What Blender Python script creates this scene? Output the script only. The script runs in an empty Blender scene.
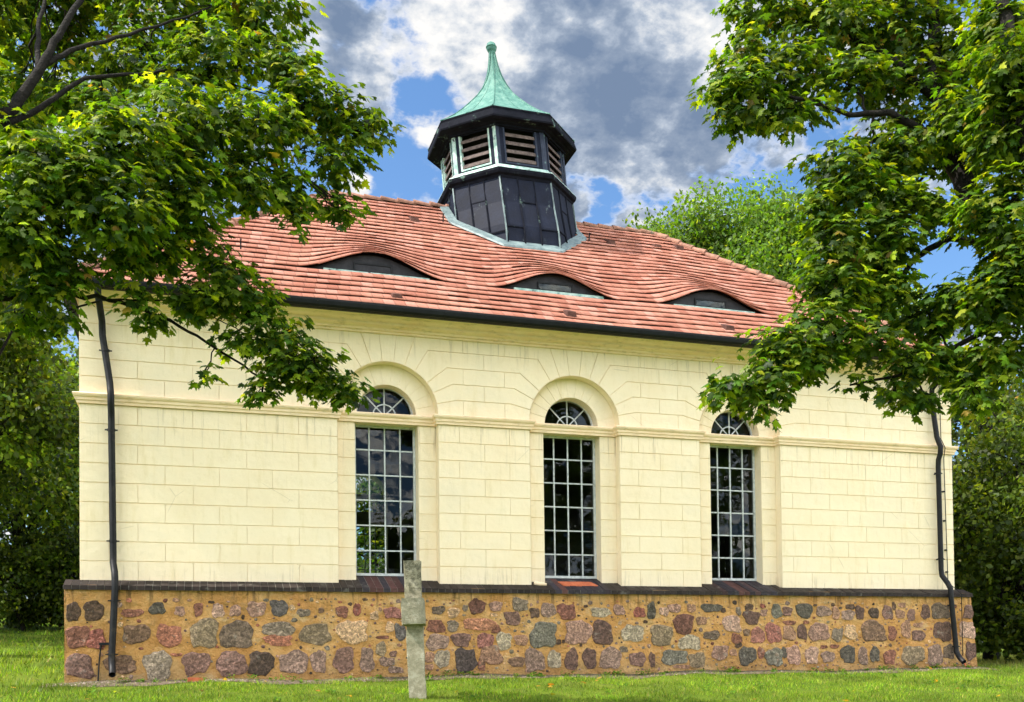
import bpy, bmesh, math, random
import numpy as np
from mathutils import Vector
R_ = math.radians
scene = bpy.context.scene
COL = scene.collection

SKY_DENS = [(420, 92, 42, -.12), (385, 165, 60, -.11), (425, 25, 60, .10), (330, 150, 50, -.08), (600, 200, 40, -.15), (655, 205, 25, -.09), (945, 255, 80, -.14), (230, 75, 60, -.10),
            (600, 70, 200, .10), (490, 20, 160, .07), (330, 35, 80, .10), (428, 132, 34, .17), (358, 188, 26, .17), (700, 150, 120, .09), (576, 210, 18, .12)]
SKY_DARK = [(590, 110, 130, .06), (680, 130, 100, .10), (350, 60, 60, .05), (560, 50, 80, .04), (340, 25, 40, .06), (428, 132, 40, -.14), (358, 188, 30, -.14), (705, 65, 45, -.12),
            (640, 185, 60, -.10), (480, 12, 90, -.09), (400, 55, 60, -.07), (310, 50, 35, -.08), (640, 15, 60, -.03)]
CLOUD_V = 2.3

# ------------------------------------------------------------------ camera
CX, CY, CZ = 1.8244, -16.9278, 0.2873
YAW, PITCH, ROLL, FPX, PY = 0.3006, 0.0205, -0.012, 1000.0, 638.6034
fw = np.array([math.sin(YAW)*math.cos(PITCH), math.cos(YAW)*math.cos(PITCH), math.sin(PITCH)])
r0 = np.array([math.cos(YAW), -math.sin(YAW), 0.0]); u0 = np.cross(r0, fw)
rt = r0*math.cos(ROLL)+u0*math.sin(ROLL); up = -r0*math.sin(ROLL)+u0*math.cos(ROLL)
from mathutils import Matrix
cam_d = bpy.data.cameras.new('camera'); cam = bpy.data.objects.new('camera', cam_d); COL.objects.link(cam)
M = Matrix(((rt[0], up[0], -fw[0], CX), (rt[1], up[1], -fw[1], CY), (rt[2], up[2], -fw[2], CZ), (0, 0, 0, 1)))
cam.matrix_world = M
cam_d.sensor_fit = 'HORIZONTAL'; cam_d.sensor_width = 36.0; cam_d.lens = 36.0*FPX/1024
cam_d.shift_y = (PY-351.0)/1024.0
cam_d.clip_start = 0.1; cam_d.clip_end = 3000
scene.camera = cam
def ray(px, py):
    return fw + rt*((px-512)/FPX) - up*((py-PY)/FPX)
def P(px, py, depth):                  # where a thing seen at this bearing stands, at its own distance
    return np.array([CX, CY, CZ]) + ray(px, py)*depth

# ------------------------------------------------------------------ light
SUN_DIR = Vector((-0.62, -0.02, 0.78)).normalized()     # towards the sun: high, left
SUN_E, SKY_S, EXPO = 2.7, 0.15, 1.58
sd = bpy.data.lights.new('sun', 'SUN'); sd.energy = SUN_E; sd.angle = R_(0.6); sd.color = (1.0, 0.94, 0.84)
so = bpy.data.objects.new('sun', sd); COL.objects.link(so)
so.rotation_euler = SUN_DIR.to_track_quat('Z', 'Y').to_euler(); so.location = (0, 0, 60)
world = bpy.data.worlds.new('World'); scene.world = world; world.use_nodes = True
scene.view_settings.view_transform = 'Standard'; scene.view_settings.look = 'None'
scene.view_settings.exposure = EXPO; scene.view_settings.gamma = 1.0; scene.view_settings.use_curve_mapping = False

class NT:
    """small node helper"""
    def __init__(s, tree): s.t = tree; s.n = tree.nodes; s.l = tree.links
    def new(s, typ, **kw):
        n = s.n.new(typ)
        for k, v in kw.items(): setattr(n, k, v)
        return n
    def link(s, a, b): s.l.new(a, b)
    def val(s, inp, v):
        if isinstance(v, bpy.types.NodeSocket): s.l.new(v, inp)
        elif v is not None: inp.default_value = v
    def math(s, op, a, b=None, c=None, clamp=False):
        n = s.new('ShaderNodeMath', operation=op, use_clamp=clamp)
        s.val(n.inputs[0], a); s.val(n.inputs[1], b); s.val(n.inputs[2], c)
        return n.outputs[0]
    def noise(s, vec, scale, detail=4, rough=.5, dist=0.0):
        n = s.new('ShaderNodeTexNoise'); s.val(n.inputs['Vector'], vec)
        n.inputs['Scale'].default_value = scale; n.inputs['Detail'].default_value = detail
        n.inputs['Roughness'].default_value = rough; n.inputs['Distortion'].default_value = dist
        return n.outputs['Fac']
    def ramp(s, fac, stops, interp='LINEAR'):
        n = s.new('ShaderNodeValToRGB'); n.color_ramp.interpolation = interp
        e = n.color_ramp.elements
        while len(e) < len(stops): e.new(0.5)
        for i, (p, c) in enumerate(stops):
            e[i].position = p; e[i].color = (*c, 1) if not isinstance(c, (int, float)) else (c, c, c, 1)
        s.val(n.inputs[0], fac); return n.outputs[0]
    def mix(s, fac, a, b, mode='MIX'):
        n = s.new('ShaderNodeMix', data_type='RGBA', blend_type=mode)
        s.val(n.inputs[0], fac)
        for sock, v in ((n.inputs[6], a), (n.inputs[7], b)):
            if isinstance(v, tuple): v = (*v, 1)
            s.val(sock, v)
        return n.outputs[2]
    def maprange(s, v, a, b, c=0.0, d=1.0, smooth=True):
        n = s.new('ShaderNodeMapRange'); n.interpolation_type = 'SMOOTHSTEP' if smooth else 'LINEAR'
        s.val(n.inputs[0], v)
        for i, x in enumerate((a, b, c, d)): n.inputs[i+1].default_value = x
        return n.outputs[0]
    def vscale(s, vec, sx, sy, sz):
        n = s.new('ShaderNodeVectorMath', operation='MULTIPLY'); s.val(n.inputs[0], vec); n.inputs[1].default_value = (sx, sy, sz)
        return n.outputs[0]

# ---- world: Nishita sky with broken grey and white cloud
w = NT(world.node_tree); w.n.clear()
out = w.new('ShaderNodeOutputWorld'); bg = w.new('ShaderNodeBackground'); w.link(bg.outputs[0], out.inputs[0])
sky = w.new('ShaderNodeTexSky'); sky.sky_type = 'NISHITA'; sky.sun_disc = False
sky.sun_elevation = math.asin(SUN_DIR.z); sky.sun_rotation = math.atan2(SUN_DIR.x, SUN_DIR.y)
sky.air_density = 1.0; sky.dust_density = 0.3; sky.ozone_density = 2.5
tc = w.new('ShaderNodeTexCoord'); d = tc.outputs['Generated']
sep = w.new('ShaderNodeSeparateXYZ'); w.link(d, sep.inputs[0])
zz = w.math('MAXIMUM', sep.outputs[2], 0.0); den = w.math('ADD', zz, 0.28)
cmb = w.new('ShaderNodeCombineXYZ'); w.link(w.math('DIVIDE', sep.outputs[0], den), cmb.inputs[0]); w.link(w.math('DIVIDE', sep.outputs[1], den), cmb.inputs[1])
q = cmb.outputs[0]
big = w.noise(q, 3.2, 3, .5, .3); fine = w.noise(q, 13, 12, .58, .08); puff = w.noise(q, 34, 8, .6, .1)
dens = w.math('ADD', w.math('MULTIPLY', big, .40), w.math('ADD', w.math('MULTIPLY', fine, .60), w.math('MULTIPLY', puff, .14)))
def lobe(px, py, rad_px, amt):
    v = ray(px, py); v = v/np.linalg.norm(v)
    n = w.new('ShaderNodeVectorMath', operation='DISTANCE'); w.link(d, n.inputs[0]); n.inputs[1].default_value = tuple(v)
    return w.maprange(n.outputs['Value'], 0.0, rad_px/FPX, amt, 0.0)
def addlobes(base, lobes):
    for L_ in lobes: base = w.math('ADD', base, lobe(*L_))
    return base
nrm = w.new('ShaderNodeVectorMath', operation='NORMALIZE'); w.link(d, nrm.inputs[0]); d = nrm.outputs[0]
dens = addlobes(dens, SKY_DENS)
cover = w.maprange(dens, .52, .63)
# thickness drives the grey bellies; the edges stay white
core = addlobes(w.math('ADD', w.math('MULTIPLY', w.noise(q, 6.0, 4, .5, .4), .40), w.math('ADD', w.math('MULTIPLY', w.noise(q, 16, 12, .60, .1), .66), w.math('MULTIPLY', puff, .22))), SKY_DARK)
core = w.math('ADD', core, w.maprange(cover, 0.2, 1.0, -.16, 0.0))
tone = w.ramp(core, [(.50, (1.0, 1.0, 1.0)), (.56, (.78, .82, .88)), (.62, (.47, .55, .68)), (.69, (.29, .37, .51)), (.78, (.19, .27, .42))])
skyc = w.mix(1.0, sky.outputs[0], (.36, .45, .51), 'MULTIPLY')
side = w.maprange(sep.outputs[1], .35, -.35)            # clouds behind the camera brightened and warmed, light added for the front wall
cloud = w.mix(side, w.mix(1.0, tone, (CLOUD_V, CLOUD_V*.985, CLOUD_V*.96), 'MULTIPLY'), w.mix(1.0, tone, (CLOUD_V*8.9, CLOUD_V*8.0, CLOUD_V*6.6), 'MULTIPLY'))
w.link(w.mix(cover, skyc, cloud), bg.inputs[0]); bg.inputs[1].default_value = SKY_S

# ------------------------------------------------------------------ mesh helpers
class MB:
    """collects polygons, builds ONE mesh object"""
    def __init__(s): s.v = []; s.f = []; s.c = []; s.cur = None; s.m = []; s.mi = 0
    def add(s, verts, faces):
        o = len(s.v); s.v.extend([tuple(map(float, p)) for p in verts])
        for f in faces: s.f.append(tuple(i+o for i in f)); s.c.append(s.cur); s.m.append(s.mi)
    def box(s, x0, x1, y0, y1, z0, z1):
        v = [(x0,y0,z0),(x1,y0,z0),(x1,y1,z0),(x0,y1,z0),(x0,y0,z1),(x1,y0,z1),(x1,y1,z1),(x0,y1,z1)]
        s.add(v, [(0,3,2,1),(4,5,6,7),(0,1,5,4),(1,2,6,5),(2,3,7,6),(3,0,4,7)])
    def hexa(s, b, t):   # bottom quad, top quad
        s.add(list(b)+list(t), [(3,2,1,0),(4,5,6,7),(0,1,5,4),(1,2,6,5),(2,3,7,6),(3,0,4,7)])
    def bar(s, a, b, wd, hd, upv=(0,0,1)):
        a = Vector(a); b = Vector(b); d_ = (b-a).normalized(); u = Vector(upv)
        sd_ = d_.cross(u); sd_ = sd_.normalized() if sd_.length > 1e-4 else Vector((1,0,0)); u = sd_.cross(d_).normalized()
        q_ = [(-wd/2,-hd/2),(wd/2,-hd/2),(wd/2,hd/2),(-wd/2,hd/2)]
        s.hexa([a+sd_*i+u*j for i,j in q_], [b+sd_*i+u*j for i,j in q_])
    def tube(s, pts, rad, seg=10, caps=True):
        pts = [Vector(p) for p in pts]; n = len(pts)
        rr = rad if isinstance(rad, (list, tuple)) else [rad]*n
        base = len(s.v); ref = None; vs = []
        for i, p in enumerate(pts):
            t = (pts[min(i+1,n-1)]-pts[max(i-1,0)]).normalized()
            if ref is None: ref = t.orthogonal().normalized()
            ref = (ref - t*ref.dot(t)); ref = ref.normalized() if ref.length > 1e-6 else t.orthogonal().normalized()
            bi = t.cross(ref)
            for k in range(seg):
                a_ = 2*math.pi*k/seg; vs.append(p+(ref*math.cos(a_)+bi*math.sin(a_))*rr[i])
        fs = []
        for i in range(n-1):
            for k in range(seg):
                fs.append((i*seg+k, i*seg+(k+1)%seg, (i+1)*seg+(k+1)%seg, (i+1)*seg+k))
        if caps: fs.append(tuple(reversed(range(seg)))); fs.append(tuple((n-1)*seg+k for k in range(seg)))
        s.add(vs, fs)
    def block(s, poly, y0, y1, g):
        """2-D polygon in (x,z): face at y1 shrunk by g, sides back to y0 (counter-clockwise)"""
        n = len(poly); ar = sum(poly[i][0]*poly[(i+1)%n][1]-poly[(i+1)%n][0]*poly[i][1] for i in range(n))
        if ar < 0: poly = poly[::-1]
        ins = []
        def edge(u, v):
            e = np.array([v[0]-u[0], v[1]-u[1]]); L_ = np.linalg.norm(e)+1e-9; e /= L_
            return np.array([-e[1], e[0]]), (g*.45 if abs(e[1]) > .97 else g)
        for i in range(n):
            p0, p1, p2 = poly[i-1], poly[i], poly[(i+1)%n]
            (n1, g1), (n2, g2) = edge(p0, p1), edge(p1, p2); det = n1[0]*n2[1]-n1[1]*n2[0]
            if abs(det) < .15: b = n1*max(g1, g2)
            else: b = np.array([(g1*n2[1]-g2*n1[1])/det, (n1[0]*g2-n2[0]*g1)/det])
            ins.append((p1[0]+b[0], p1[1]+b[1]))
        mid = [(a[0]*.35+b[0]*.65, a[1]*.35+b[1]*.65) for a, b in zip(poly, ins)]
        v = [(x, y0, z) for x, z in mid]+[(x, y1, z) for x, z in ins]
        s.add(v, [tuple(range(n, 2*n))]+[(i, (i+1)%n, n+(i+1)%n, n+i) for i in range(n)])
    def build(s, name, mat, parent=None, smooth=False):
        me = bpy.data.meshes.new(name); me.from_pydata(s.v, [], s.f); me.validate(); me.update()
        for m in (mat if isinstance(mat, (list, tuple)) else [mat]): me.materials.append(m)
        if len(me.polygons) == len(s.m) and any(s.m): me.polygons.foreach_set('material_index', s.m)
        if any(c is not None for c in s.c) and len(me.polygons) == len(s.c):
            a = me.color_attributes.new('Col', 'FLOAT_COLOR', 'CORNER'); buf = []
            for p_, c in zip(me.polygons, s.c): buf.extend(list((*(c or (1,1,1)), 1))*p_.loop_total)
            a.data.foreach_set('color', buf)
        if smooth: me.polygons.foreach_set('use_smooth', [True]*len(me.polygons))
        o = bpy.data.objects.new(name, me); COL.objects.link(o)
        if parent: o.parent = parent; o.matrix_parent_inverse = parent.matrix_world.inverted()
        return o
def fastmesh(name, V, F, mat, parent=None, col=None, smooth=False, uv=None):
    """V (n,3), F (m,k) numpy arrays of one face size"""
    me = bpy.data.meshes.new(name); k = F.shape[1]
    me.vertices.add(len(V)); me.vertices.foreach_set('co', V.astype(np.float32).ravel())
    me.loops.add(F.size); me.loops.foreach_set('vertex_index', F.astype(np.int32).ravel())
    me.polygons.add(len(F)); me.polygons.foreach_set('loop_start', np.arange(0, F.size, k, dtype=np.int32))
    if smooth: me.polygons.foreach_set('use_smooth', np.ones(len(F), dtype=bool))
    me.update(calc_edges=True)
    if col is not None:
        a = me.color_attributes.new('Col', 'FLOAT_COLOR', 'POINT')
        a.data.foreach_set('color', np.concatenate([col, np.ones((len(V), 1))], 1).astype(np.float32).ravel())
    if uv is not None:
        l = me.uv_layers.new(name='UVMap'); l.data.foreach_set('uv', uv[F.ravel()].astype(np.float32).ravel())
    for m in (mat if isinstance(mat, (list, tuple)) else [mat]): me.materials.append(m)
    o = bpy.data.objects.new(name, me); COL.objects.link(o)
    if parent: o.parent = parent; o.matrix_parent_inverse = parent.matrix_world.inverted()
    return o
def tag(o, label=None, cat=None, group=None, kind=None):
    for k, v in (('label', label), ('category', cat), ('group', group), ('kind', kind)):
        if v: o[k] = v
    return o
def empty(name, loc, label, cat, group=None):
    o = bpy.data.objects.new(name, None); COL.objects.link(o); o.location = loc
    o.matrix_world = Matrix.Translation(loc)
    return tag(o, label, cat, group)

# ------------------------------------------------------------------ materials
def mat(name, rough=.7, spec=.3):
    m = bpy.data.materials.new(name); m.use_nodes = True; t = NT(m.node_tree)
    b = t.n['Principled BSDF']; b.inputs['Roughness'].default_value = rough; b.inputs['Specular IOR Level'].default_value = spec
    tc = t.new('ShaderNodeTexCoord'); return m, t, b, tc.outputs['Object']
def bump(t, b, h, strength=.3, dist=.02):
    n = t.new('ShaderNodeBump'); n.inputs['Strength'].default_value = strength; n.inputs['Distance'].default_value = dist
    t.link(h, n.inputs['Height']); t.link(n.outputs[0], b.inputs['Normal'])
def simple(name, c1, c2, scale=6, rough=.7, bs=.2, bd=.01, bscale=60, spec=.3, metal=0.0, c3=None, s3=2.0):
    m, t, b, o = mat(name, rough, spec); b.inputs['Metallic'].default_value = metal
    c = t.ramp(t.noise(o, scale, 6, .6), [(.35, c1), (.65, c2)])
    if c3: c = t.mix(t.maprange(t.noise(o, s3, 5, .65), .58, .70), c, c3)
    t.link(c, b.inputs['Base Color']); bump(t, b, t.noise(o, bscale, 4, .6), bs, bd); return m
def lin(r, g, b): return tuple(((x/255)/12.92 if x/255 <= .04045 else ((x/255+.055)/1.055)**2.4) for x in (r, g, b))

# cream limewash render: faint patches, trowel texture, dirt weeping below the ledges
M_CREAM, t, b, o = mat('cream_render', .85, .2)
c = t.ramp(t.noise(o, 1.1, 6, .6), [(.3, (.89, .735, .515)), (.7, (.92, .79, .59))])
c = t.mix(t.math('MULTIPLY', t.maprange(t.noise(t.vscale(o, 3, 3, .5), 2.0, 6, .65), .52, .72), .35), c, (.70, .55, .27))
c = t.mix(t.math('MULTIPLY', t.maprange(t.noise(o, 9, 5, .7), .55, .8), .3), c, (.62, .52, .34))
sx = t.new('ShaderNodeSeparateXYZ'); t.link(o, sx.inputs[0])
st_ = t.maprange(t.noise(t.vscale(o, 6, 6, .35), 2.2, 5, .7), .53, .70)
led = t.math('MAXIMUM', t.math('MULTIPLY', t.maprange(sx.outputs[2], 3.4, 4.38), t.math('LESS_THAN', sx.outputs[2], 4.4)), t.math('MAXIMUM', t.maprange(sx.outputs[2], 5.3, 5.95), t.maprange(sx.outputs[2], 2.0, 1.6)))
c = t.mix(t.math('MULTIPLY', t.math('MULTIPLY', st_, led), .62), c, (.40, .31, .19))
c = t.mix(t.math('MULTIPLY', t.maprange(t.noise(o, .55, 7, .68), .50, .68), .28), c, (.70, .60, .44))
vc = t.new('ShaderNodeTexVoronoi', feature='DISTANCE_TO_EDGE'); vc.inputs['Scale'].default_value = .8; t.link(t.mix(.12, o, t.new('ShaderNodeTexNoise').outputs['Color']), vc.inputs['Vector'])
crk = t.math('MULTIPLY', t.maprange(vc.outputs['Distance'], .006, .0), t.maprange(t.noise(o, .9, 3, .6), .56, .62))
c = t.mix(t.math('MULTIPLY', crk, .3), c, (.35, .27, .16))
t.link(c, b.inputs['Base Color']); bump(t, b, t.math('ADD', t.noise(o, 130, 3, .6), t.math('MULTIPLY', t.noise(o, 7, 4), 3.0)), .45, .008)
M_TRIM, t, b, o = mat('cream_moulding', .8, .2)
c = t.ramp(t.noise(o, 3, 6, .6), [(.3, (.90, .66, .43)), (.7, (.95, .75, .54))])
c = t.mix(t.math('MULTIPLY', t.maprange(t.noise(t.vscale(o, 2, 2, 12), 2.5, 6, .7), .5, .7), .5), c, (.42, .32, .15))
t.link(c, b.inputs['Base Color']); bump(t, b, t.noise(o, 90, 4, .6), .3, .005)
# ochre lime mortar of the plinth with dark run marks under the ledge
M_MORTAR, t, b, o = mat('ochre_mortar', .9, .15)
c = t.ramp(t.noise(o, 2.2, 7, .62), [(.28, (.46, .215, .065)), (.5, (.62, .33, .115)), (.72, (.66, .43, .20))])
c = t.mix(t.math('MULTIPLY', t.maprange(t.noise(o, 18, 5, .7), .5, .75), .45), c, (.30, .17, .07))
sx = t.new('ShaderNodeSeparateXYZ'); t.link(o, sx.inputs[0])
top = t.maprange(sx.outputs[2], 1.0, 1.5); low = t.maprange(sx.outputs[2], .45, .0)
runs = t.maprange(t.noise(t.vscale(o, 7, 1, .55), 1.6, 5, .7), .50, .66)
c = t.mix(t.math('MULTIPLY', t.math('MULTIPLY', runs, top), .8), c, (.07, .05, .03))
c = t.mix(t.math('MULTIPLY', t.maprange(t.noise(o, 3.7, 7, .72), .54, .66), .45), c, (.30, .20, .10))
c = t.mix(t.math('MULTIPLY', t.maprange(t.noise(t.vscale(o, 1, 1, 2), 1.7, 6, .7), .56, .68), .4), c, (.70, .55, .34))
c = t.mix(t.math('MULTIPLY', t.math('MULTIPLY', low, t.noise(o, 5, 4, .6)), .7), c, (.17, .13, .07))
t.link(c, b.inputs['Base Color'])
bump(t, b, t.math('ADD', t.noise(o, 40, 5, .7), t.math('MULTIPLY', t.noise(o, 7, 5), 4.0)), 1.0, .03)
# granite and gneiss of the fieldstones, one tint a stone
M_STONE, t, b, o = mat('fieldstone', .75, .3)
at = t.new('ShaderNodeVertexColor'); at.layer_name = 'Col'
vo = t.new('ShaderNodeTexVoronoi'); vo.inputs['Scale'].default_value = 42; t.link(o, vo.inputs['Vector'])
spk = t.ramp(vo.outputs['Color'], [(.15, .35), (.5, .95), (.85, 1.75)])
c = t.mix(.5, at.outputs[0], spk, 'MULTIPLY')
c = t.mix(.7, c, t.ramp(t.noise(o, 16, 7, .75, .6), [(.36, .32), (.5, .95), (.64, 2.1)]), 'MULTIPLY')
c = t.mix(t.math('MULTIPLY', t.maprange(t.noise(o, 5, 6, .7), .60, .68), .35), c, (.42, .38, .30))
hs = t.new('ShaderNodeHueSaturation'); hs.inputs['Saturation'].default_value = .85; hs.inputs['Value'].default_value = 1.1; t.link(c, hs.inputs['Color'])
t.link(hs.outputs[0], b.inputs['Base Color']); bump(t, b, t.noise(o, 30, 7, .75), .9, .03)
M_COPING, t, b, o = mat('dark_clinker_brick', .7, .2)
at = t.new('ShaderNodeVertexColor'); at.layer_name = 'Col'
c = t.mix(.6, at.outputs[0], t.ramp(t.noise(o, 14, 5, .7), [(.3, .5), (.7, 1.5)]), 'MULTIPLY')
c = t.mix(t.math('MULTIPLY', t.maprange(t.noise(o, 4, 5, .7), .56, .66), .35), c, (.20, .19, .16))
t.link(c, b.inputs['Base Color']); bump(t, b, t.noise(o, 60, 4), .4, .006)
M_JOINT = simple('grey_brick_joint', (.20, .19, .17), (.36, .34, .30), 20, .9)
# clay tiles: each tile its own tone (cells of one tile), lichen and soot in patches
M_TILE, t, b, o = mat('clay_roof_tile', .8, .2)
uvn = t.new('ShaderNodeTexCoord'); uv = uvn.outputs['UV']
fl = t.new('ShaderNodeVectorMath', operation='FLOOR'); t.link(uv, fl.inputs[0])
wn = t.new('ShaderNodeTexWhiteNoise', noise_dimensions='2D'); t.link(fl.outputs[0], wn.inputs['Vector'])
c = t.ramp(wn.outputs['Value'], [(0, (.29, .105, .07)), (.35, (.35, .14, .095)), (.7, (.385, .16, .115)), (1, (.45, .215, .165))])
c = t.mix(t.math('MULTIPLY', t.maprange(t.noise(o, .9, 6, .65), .45, .68), .35), c, (.54, .28, .20))
c = t.mix(t.math('MULTIPLY', t.maprange(t.noise(o, 5.5, 7, .75), .56, .70), .55), c, (.17, .11, .085))
fr = t.new('ShaderNodeVectorMath', operation='FRACTION'); t.link(uv, fr.inputs[0])
sx = t.new('ShaderNodeSeparateXYZ'); t.link(fr.outputs[0], sx.inputs[0])
j = t.maprange(t.math('ABSOLUTE', t.math('SUBTRACT', sx.outputs[0], .5)), .43, .5)     # the side joint between two tiles
c = t.mix(t.math('MULTIPLY', j, .35), c, (.10, .05, .035))
t.link(c, b.inputs['Base Color'])
bump(t, b, t.math('SUBTRACT', t.noise(o, 50, 4, .6), t.math('MULTIPLY', j, 1.5)), .5, .012)
M_TILE_DARK = simple('weathered_ridge_tile', (.16, .085, .06), (.40, .20, .14), 5, .85, .5, .02, 30, c3=(.12, .11, .08), s3=4)
M_ANTH = simple('anthracite_metal', (.005, .006, .008), (.010, .012, .014), 9, .55, .1, .003, 80, .2)
M_PIPE = simple('dark_painted_pipe', (.007, .007, .009), (.015, .015, .017), 9, .48, .15, .004, 60, .2, c3=(.03, .026, .022), s3=7)
M_LEAD, t, b, o = mat('weathered_lead_sheet', .68, .18)
c = t.ramp(t.noise(o, 3, 7, .65), [(.3, (.002, .004, .012)), (.55, (.004, .007, .020)), (.75, (.008, .013, .032))])
c = t.mix(t.maprange(t.noise(t.vscale(o, 1, 1, .45), 3.5, 9, .72), .60, .70), c, (.10, .13, .14))
t.link(c, b.inputs['Base Color']); bump(t, b, t.noise(o, 20, 5, .6), .35, .012)
M_LEADD = simple('dark_lead_moulding', (.004, .005, .009), (.010, .011, .018), 5, .85, .4, .01, 30, .08, c3=(.14, .22, .19), s3=3.5)
M_PATINA, t, b, o = mat('verdigris_copper', .7, .3)
c = t.ramp(t.noise(t.vscale(o, 1, 1, .25), 8, 8, .72), [(.30, (.03, .10, .085)), (.5, (.075, .195, .16)), (.70, (.18, .30, .25))])
c = t.mix(t.math('MULTIPLY', t.maprange(t.noise(t.vscale(o, 3, 3, .5), 9, 6, .7), .56, .72), .5), c, (.10, .20, .16))
t.link(c, b.inputs['Base Color']); bump(t, b, t.noise(o, 25, 4), .25, .008)
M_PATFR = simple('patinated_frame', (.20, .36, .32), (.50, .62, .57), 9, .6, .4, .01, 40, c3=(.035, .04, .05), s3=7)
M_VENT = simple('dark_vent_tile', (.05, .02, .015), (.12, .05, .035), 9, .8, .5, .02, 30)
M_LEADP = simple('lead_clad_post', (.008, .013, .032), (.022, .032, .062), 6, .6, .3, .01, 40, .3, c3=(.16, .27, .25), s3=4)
M_FLASH = simple('lead_flashing', (.09, .13, .14), (.20, .26, .26), 5, .5, .3, .01, 30, .4, c3=(.08, .10, .11), s3=6)
M_WOOD = simple('weathered_brown_louvre', (.075, .055, .05), (.16, .12, .11), 12, .75, .5, .01, 40)
M_BLACK = simple('dark_interior', (.012, .012, .012), (.02, .02, .02), 3, .95)
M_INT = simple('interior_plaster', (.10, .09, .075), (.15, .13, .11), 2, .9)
M_WHITE = simple('white_glazing_bar', (.42, .45, .47), (.62, .65, .66), 12, .5, .2, .004, 80, .4, c3=(.28, .29, .29), s3=9)
M_HATCH = simple('dormer_board', (.008, .008, .011), (.024, .024, .030), 7, .6, .4, .01, 40)
M_RUST = simple('terracotta_slip', (.42, .10, .045), (.55, .16, .07), 12, .8)
M_GLASS = bpy.data.materials.new('window_glass'); M_GLASS.use_nodes = True; t = NT(M_GLASS.node_tree); t.n.clear()
go = t.new('ShaderNodeOutputMaterial'); gg = t.new('ShaderNodeBsdfGlossy'); gt = t.new('ShaderNodeBsdfTransparent'); gm = t.new('ShaderNodeMixShader')
gg.inputs['Roughness'].default_value = .015; gg.inputs['Color'].default_value = (.8, .85, .9, 1); gt.inputs['Color'].default_value = (.55, .6, .58, 1)
fr = t.new('ShaderNodeFresnel'); fr.inputs['IOR'].default_value = 1.55
tco = t.new('ShaderNodeTexCoord'); bp = t.new('ShaderNodeBump'); bp.inputs['Strength'].default_value = .12; bp.inputs['Distance'].default_value = .02
t.link(t.noise(tco.outputs['Object'], 2.2, 2), bp.inputs['Height']); t.link(bp.outputs[0], gg.inputs['Normal'])
t.link(t.math('MULTIPLY', t.math('ADD', fr.outputs[0], .005), .5, clamp=True), gm.inputs[0])
t.link(gt.outputs[0], gm.inputs[1]); t.link(gg.outputs[0], gm.inputs[2]); t.link(gm.outputs[0], go.inputs[0])
M_CROSS, t, b, o = mat('lichened_limestone', .9, .15)
c = t.ramp(t.noise(o, 9, 7, .7), [(.34, (.20, .185, .125)), (.5, (.30, .275, .195)), (.64, (.42, .39, .30))])
c = t.mix(t.math('MULTIPLY', t.maprange(t.noise(o, 22, 6, .75), .58, .70), .4), c, (.075, .08, .045))
c = t.mix(t.math('MULTIPLY', t.maprange(t.noise(o, 30, 5, .75), .63, .68), .5), c, (.58, .58, .48))
sx = t.new('ShaderNodeSeparateXYZ'); t.link(o, sx.inputs[0])
c = t.mix(t.math('MULTIPLY', t.math('MULTIPLY', t.maprange(t.noise(o, 13, 6, .75), .42, .60), t.maprange(sx.outputs[2], 1.0, 1.4)), .75), c, (.055, .055, .035))
t.link(c, b.inputs['Base Color']); bump(t, b, t.noise(o, 45, 6, .7), .9, .02)
M_BARK = simple('bark', (.004, .003, .0025), (.014, .011, .009), 14, .95, .9, .03, 25)
def leafmat(name, base, trans):
    m = bpy.data.materials.new(name); m.use_nodes = True; t = NT(m.node_tree); t.n.clear()
    o = t.new('ShaderNodeOutputMaterial'); at = t.new('ShaderNodeVertexColor'); at.layer_name = 'Col'
    p = t.new('ShaderNodeBsdfPrincipled'); p.inputs['Roughness'].default_value = .5; p.inputs['Specular IOR Level'].default_value = .28
    tr = t.new('ShaderNodeBsdfTranslucent'); mx = t.new('ShaderNodeMixShader'); mx.inputs[0].default_value = .42
    t.link(t.mix(1.0, at.outputs[0], base, 'MULTIPLY'), p.inputs['Base Color'])
    t.link(t.mix(1.0, at.outputs[0], trans, 'MULTIPLY'), tr.inputs['Color'])
    t.link(p.outputs[0], mx.inputs[1]); t.link(tr.outputs[0], mx.inputs[2]); t.link(mx.outputs[0], o.inputs[0]); return m
M_LEAF = leafmat('maple_leaf', (1, 1, 1), (2.8, 2.7, .55))
M_LEAFB = leafmat('tree_leaf', (1.15, 1, .8), (3.2, 2.7, .7))
M_GRASSB = leafmat('grass_blade', (1, 1, 1), (1.7, 1.7, .9))
M_LAWN, t, b, o = mat('lawn_soil', .95, .1)
c = t.ramp(t.noise(o, .7, 7, .65), [(.3, (.08, .14, .010)), (.5, (.14, .21, .016)), (.7, (.20, .25, .03))])
c = t.mix(t.math('MULTIPLY', t.maprange(t.noise(o, 3.3, 6, .7), .56, .68), .6), c, (.13, .12, .045))
c = t.mix(t.math('MULTIPLY', t.noise(o, 60, 4, .7), .5), c, (.03, .06, .008))
t.link(c, b.inputs['Base Color']); bump(t, b, t.noise(o, 70, 5, .7), .8, .04)
M_SOIL = simple('soil_and_gravel', (.055, .040, .026), (.20, .155, .105), 14, .95, .8, .03, 60)

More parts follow.
